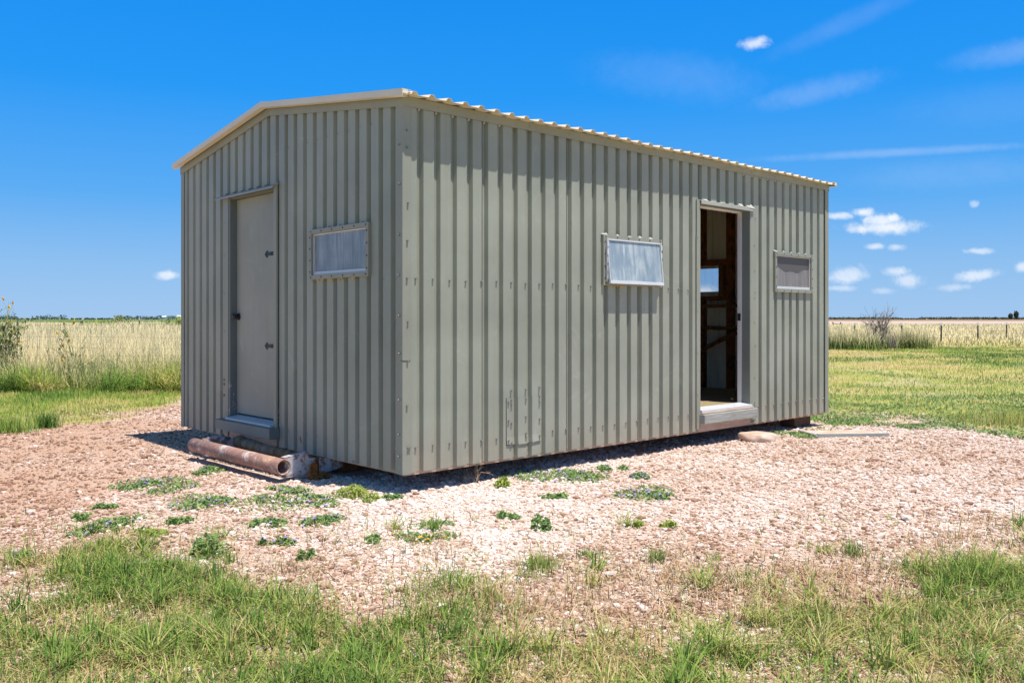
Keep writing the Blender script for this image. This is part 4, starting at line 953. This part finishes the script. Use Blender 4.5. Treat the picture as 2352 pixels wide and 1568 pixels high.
weed('wispy grey green weed right of the small flat mat', 1242, 1207, 22, 13, 0, hmax=.07)
weed('small upright green weed just above the turf, left of centre', 708, 1276, 13, 12, 0, hmax=.05)
weed('low weed with purple flowers at the far left grass edge', 70, 1277, 28, 8, 5)
weed('yellow flowered weed among dry grass, centre', 980, 1236, 50, 15, 10, fm=V_YELLOW)
weed('small grey green weed left of the yellow flowered one', 840, 1242, 24, 11)
weed('green weed between the rock and the plank', 1812, 1001, 42, 8, 5)
weed('leafy green weed patch on gravel, right of the plank', 2120, 978, 55, 10, 6)
weed('dim green weed inside the shadow by the shed corner', 905, 1146, 22, 7)
weed('tiny yellow green sprout on open gravel, right of centre', 1540, 1208, 18, 7, 0, V_WEEDY)
weed('yellow green sprout at the dry grass edge, right of centre', 1465, 1210, 15, 9, 0, V_WEEDY)
def tuft(label, px, py, n, sp, hh, off=.2, lean=.55):
    x0, y0 = G(px, py); x = rng.normal(size=n) * sp; y = rng.normal(size=n) * sp
    g0 = float(gz(x0, y0)); o = blades('grass_tuft', x, y, hh * (.5 + .6 * rng.random(n)), np.full(n, .003), np.clip(off + rng.normal(size=n) * .2, 0, 1), V_TURF, lean=lean, z0=gz(x + x0, y + y0) - g0)
    o.location = (x0, y0, g0); tag(o, label, 'grass tuft', 'grass tufts on the gravel edge')
tuft('green grass tuft on gravel, right of centre', 1510, 1292, 150, .030, .075)
tuft('short grass tuft left of the taller green one', 1346, 1278, 150, .040, .05)
tuft('broad sparse grass tuft at the gravel edge, centre right', 1245, 1305, 260, .055, .085, .35)
tuft('upright grass tuft with stalks on gravel, far right', 1962, 1278, 110, .030, .11)
tuft('small yellowing grass tuft near the dry patch on the left', 244, 1262, 220, .035, .09, .5)
tuft('thin grass tuft above the turf on the right', 1640, 1290, 60, .02, .06, .4)

# dead twig by the front wall
def branchy(m, p, d, ln, r, depth, spread=.6, segs=3, out=None):
    for i in range(segs):
        q = p + d * ln / segs; m.tube(p, q, r * (1 - .3 * i / segs), r * (1 - .3 * (i + 1) / segs), 5, cap=False)
        p = q; d = (d + Vector((random.gauss(0, 1), random.gauss(0, 1), random.gauss(0, .5))) * .16).normalized()
        if depth > 0 and random.random() < .85:
            nd = (d + Vector((random.gauss(0, 1), random.gauss(0, 1), random.gauss(0, .6))) * spread).normalized(); branchy(m, p, nd, ln * .62, r * .62, depth - 1, spread, segs, out)
    if out is not None: out.append(tuple(p))
def setvar(o, lo=0, hi=1):
    a = o.data.attributes.new('var', 'FLOAT', 'POINT'); n = len(o.data.vertices); v = lo + (hi - lo) * rng.random(n // 5 + 1).repeat(5)[:n]; a.data.foreach_set('value', v.astype(np.float32))
x0, y0 = G(1098, 1108); m = MB()
for i in range(5): branchy(m, Vector((0, 0, 0)), Vector((random.uniform(-1.0, .35), random.uniform(-.3, .3), random.uniform(.5, 1))).normalized(), random.uniform(.08, .15), .0035, 2, .7)
o = m.build('dead_twig', V_DRY, recalc=False); setvar(o); o.location = (x0, y0, gz(x0, y0)); tag(o, 'pale brown dead weed standing against the front wall shadow', 'dead weed')

# ------------------------------------------------------------------ bushes
x0, y0 = G(2012, 801); b = empty('bare_bush', (x0, y0, gz(x0, y0))); tag(b, 'leafless grey bush by the fence on the right', 'bush')
m = MB()
for i in range(16): branchy(m, Vector((random.uniform(-.35, .45), random.uniform(-.2, .2), 0)), Vector((random.uniform(-.45, .45), random.uniform(-.3, .3), 1)).normalized(), random.uniform(.8, 1.15), .015, 2, .42, 4)
o = m.build('branches', V_DEAD, b, recalc=False); setvar(o)
m = MB()
for i in range(60): branchy(m, Vector((random.uniform(-.1, .8), random.uniform(-.3, .3), 0)), Vector((random.uniform(-.5, .5), random.uniform(-.5, .5), 1)).normalized(), random.uniform(.3, .62), .009, 2, .7, 3)
o = m.build('twig_thicket', V_DEAD, b, recalc=False); setvar(o, .3, 1)

def sunflower(name, label, x0, y0, n, hh, sp, leafn, fl, ls=.05):
    b = empty(name, (x0, y0, gz(x0, y0))); tag(b, label, 'bush' if n > 8 else 'wild plant')
    m = MB(); tips = []; allp = []
    for i in range(n):
        p = Vector((random.uniform(-sp, sp) * .5, random.uniform(-sp, sp) * .5, 0)); d = Vector((random.uniform(-.2, .2), random.uniform(-.2, .2), 1)).normalized()
        branchy(m, p, d, hh * random.uniform(.45, .85), .007, 2, .38, 4, tips)
    o = m.build('stems', V_BUSH, b, recalc=False); setvar(o, .3, 1)
    co_ = np.array([v.co[:] for v in o.data.vertices]); co_ = co_[rng.integers(0, len(co_), leafn)] + rng.normal(size=(leafn, 3)) * .035
    low = co_[:, 2] < hh * (.35 + .75 * rng.random(leafn)); co_ = co_[low]
    leaves('leaves', co_[:, 0], co_[:, 1], co_[:, 2], ls * (.4 + .7 * rng.random(len(co_))), rng.random(len(co_)), V_BUSH, parent=b, flat=.9)
    tp = np.array(tips); tp = tp[rng.permutation(len(tp))[:fl]]; k = 6
    leaves('flowers', np.repeat(tp[:, 0], k) + rng.normal(size=len(tp) * k) * .008, np.repeat(tp[:, 1], k), np.repeat(tp[:, 2], k) + rng.normal(size=len(tp) * k) * .008, np.full(len(tp) * k, .026), rng.random(len(tp) * k), V_YELLOW, parent=b, flat=1.2)
sunflower('sunflower_bush', 'tall wild sunflower bush with yellow blooms at the left edge', -9.38, 16.0, 12, 1.34, .24, 3000, 24, .036)
sunflower('wild_sunflower', 'single small wild sunflower plant standing in the tall grass', -7.95, 16.1, 3, 1.02, .12, 130, 8, .04)
def bush(label, px, Y_, wd, ht, n=900, mtl=V_BUSH, cat='bush', name='green_bush', ls=None):
    x0 = (px - CX) / F * Y_; b = empty(name, (x0, Y_, float(gz(x0, Y_)))); tag(b, label, cat)
    k = 7; cs = rng.random((k, 3)) * [wd, wd, ht * .6] - [wd / 2, wd / 2, -ht * .25]
    j = rng.integers(0, k, n); p = cs[j] + rng.normal(size=(n, 3)) * [wd * .17, wd * .17, ht * .16]; p[:, 2] = np.clip(p[:, 2], .02, ht)
    leaves('foliage', p[:, 0], p[:, 1], p[:, 2], (ls or wd * .05) * (.6 + .8 * rng.random(n)), rng.random(n), mtl, parent=b, flat=.9)
    m = MB()
    for i in range(5): m.tube((0, 0, 0), (random.uniform(-.3, .3) * wd, random.uniform(-.3, .3) * wd, ht * .7), .02 * ht, .008 * ht, 6)
    o = m.build('stems', V_DEAD, b); setvar(o)
bush('rounded dark green bush beyond the far left fence', 281, 88, 1.5, 1.55)
bush('low wide pale green bush beside the far left fence post', 231, 74, 2.4, .95, mtl=V_WEEDY)
bush('yellow green bush touching the shed edge on the left', 405, 66, 1.3, 1.4, mtl=V_WEEDY)
bush('low pale green bush between the dark bush and the shed', 345, 70, 1.6, .8, mtl=V_WEEDY)
bush('dense dark green bush behind the sunflower bush', -8, 19, .6, 1.2, 1100, ls=.03)

# distant trees
def crown(cx, cy, cz, rx, ry, rz, n, s):
    p = rng.normal(size=(n, 3)); p /= np.linalg.norm(p, axis=1)[:, None]; p *= (rng.random(n) ** .4)[:, None]
    return np.array([cx, cy, cz]) + p * [rx, ry, rz]
def tree_line(name, label, r0, r1, D, hmin, hmax, n):
    pts = []
    for i in range(n):
        rr = r0 + (r1 - r0) * (i + random.random()) / n; dd = D * random.uniform(.95, 1.1)
        if vnoise(rr * 40, 0, 1, 3) < .35: h = hmin * .6
        else: h = random.uniform(hmin, hmax)
        pts.append(crown(rr * dd, dd, h * .5, h * random.uniform(.7, 1.8), h * .6, h * .5, 70, 1))
    p = np.concatenate(pts)
    return tag(leaves(name, p[:, 0], p[:, 1], p[:, 2], .55 + .5 * rng.random(len(p)), rng.random(len(p)), V_FAR, flat=1), label, 'trees', kind='stuff')
tree_line('tree_line', 'distant dark tree line on the horizon at the left', -.75, -.20, 1250, 3.5, 7.5, 150)
tree_line('tree_line', 'distant low green tree line on the horizon at the right', .22, .75, 1300, 3.0, 4.2, 230)
for (px, wd, ht, lb) in ((2334, 6.0, 11.5, 'taller of the two dark trees on the right horizon'), (2321, 5.5, 8.0, 'shorter of the two dark trees on the right horizon')):
    x0 = (px - CX) / F * 1200; b = empty('distant_tree', (x0, 1200, 0)); tag(b, lb, 'tree', 'pair of trees on the right horizon')
    p = crown(0, 0, ht * .62, wd * .5, wd * .5, ht * .4, 900, 1); leaves('crown', p[:, 0], p[:, 1], p[:, 2], .6 + .4 * rng.random(len(p)), rng.random(len(p)), V_FAR, parent=b, flat=1)
    m = MB(); m.tube((0, 0, 0), (0, 0, ht * .5), .4, .25, 8); setvar(m.build('trunk', V_DEAD, b))
for (px, D, wd, lb) in ((413, 900, 6.5, 'white farmhouse on the horizon beside the shed edge'), (376, 1050, 4.5, 'small white farm building on the horizon left of the farmhouse')):
    x0 = (px - CX) / F * D; b = empty('farmhouse', (x0, D, 0)); tag(b, lb, 'house')
    m = MB(); m.box(-wd / 2, wd / 2, 0, 6, 0, 3.2); m.build('walls', WHITEP, b)
    m = MB(); m.prism([(-.4, 3.2), (3, 5), (6.4, 3.2)], -wd / 2 - .3, wd / 2 + .3, 'x'); m.build('roof', ALU, b)
    m = MB(); m.box(-wd * .3, -wd * .12, -.05, -.001, 1, 2.2); m.build('window', SEAL, b)

# ------------------------------------------------------------------ fences
t = mat('post_green_steel'); POSTG = finish(t, t.mix(t.noise(t.pos, 9, 3), (.035, .04, .03), (.07, .065, .05)), .7)
t = mat('fence_wire'); WIRE = finish(t, (.20, .19, .17), .5, .5)
def fence(label, pts, height, wires, stay, wr, posts, parts='post', white=.12, woodpost=False):
    f = empty('wire_fence', (pts[0][0], pts[0][1], 0)); tag(f, label, 'fence'); ox, oy = pts[0]
    m = MB()
    for (x1, y1), (x2, y2) in zip(pts[:-1], pts[1:]):
        ln = math.hypot(x2 - x1, y2 - y1); n = max(1, int(ln / stay)) if stay else 1
        for h_ in wires:
            k = 8
            for i in range(k):
                a = i / k; c = (i + 1) / k; g_ = lambda u: (x1 + (x2 - x1) * u - ox, y1 + (y2 - y1) * u - oy, h_ + .012 * math.sin(u * 40 + h_ * 9))
                m.tube(g_(a), g_(c), wr, n=4, cap=False)
        if stay:
            for i in range(n):
                u = i / n; X_, Y_ = x1 + (x2 - x1) * u - ox, y1 + (y2 - y1) * u - oy
                m.tube((X_, Y_, wires[-1]), (X_ + .01 * math.sin(i), Y_, wires[0]), wr * .8, n=4, cap=False)
    m.build('woven_wire', WIRE, f)
    for (x, y) in posts:
        X_, Y_ = x - ox, y - oy; g0 = float(gz(x, y)); tl = random.uniform(-.015, .015)
        m = MB(); w_ = .036 if not woodpost else .06
        if woodpost: m.tube((X_, Y_, g0 - .1), (X_, Y_, height), .06, .055, 10)
        else: m.box(X_ - w_, X_ + w_, Y_ - .004, Y_ + .004, g0 - .1, height - white); m.box(X_ - .004, X_ + .004, Y_ + .0045, Y_ + .035, g0 - .1, height - white)
        p = m.build('post', POSTG if not woodpost else WOOD_DARK, f)
        if white and not woodpost: m = MB(); m.box(X_ - w_, X_ + w_, Y_ - .0045, Y_ + .0045, height - white + .001, height); m.build('post_tip', WHITEP, p)
    return f
WH = [1.12, .905, .727, .60, .49, .39, .29, .20, .11]
fence('woven wire fence in front of the tall grass on the left', [(-12.2, 15.1), (-4.6, 14.9), (3, 14.75)], 1.25, WH, .1778, .0017, [(-12.2, 15.13), (-4.6, 14.93), (-.8, 14.85), (3, 14.8)])
fp = [((p - CX) / F * D, D) for p, D in ((58, 56), (189, 56), (320, 56.5), (451, 57), (590, 57.5))]
fence('far post and wire fence with white tipped posts on the left', fp, 1.33, [1.05, .8, .5], 0, .004, fp, white=.22)
rp = [((p - CX) / F * D, D) for p, D in ((1740, 35), (1855, 36.5), (1963, 38), (2071, 39.5), (2162, 40.5), (2246, 42.5), (2312, 44.5), (2378, 47))]
fence('green steel post and woven wire fence across the lawn on the right', rp, 1.04, [.95, .78, .62, .48, .34, .2], .20, .0028, rp, white=.12)
hp = [((p - CX) / F * D, D) for p, D in ((1913, 120), (1931, 112))]
f = empty('brace_posts', (hp[0][0], hp[0][1], 0)); tag(f, 'pair of dark timber brace posts with a rail beyond the right fence', 'fence posts')
for (x, y) in hp: m = MB(); m.tube((x - hp[0][0], y - hp[0][1], -.1), (x - hp[0][0], y - hp[0][1], .78), .09, .08, 8); m.build('post', WOOD_DARK, f)
m = MB(); m.tube((0, 0, .55), (hp[1][0] - hp[0][0], hp[1][1] - hp[0][1], .55), .05, n=8); m.build('rail', WOOD_DARK, f)
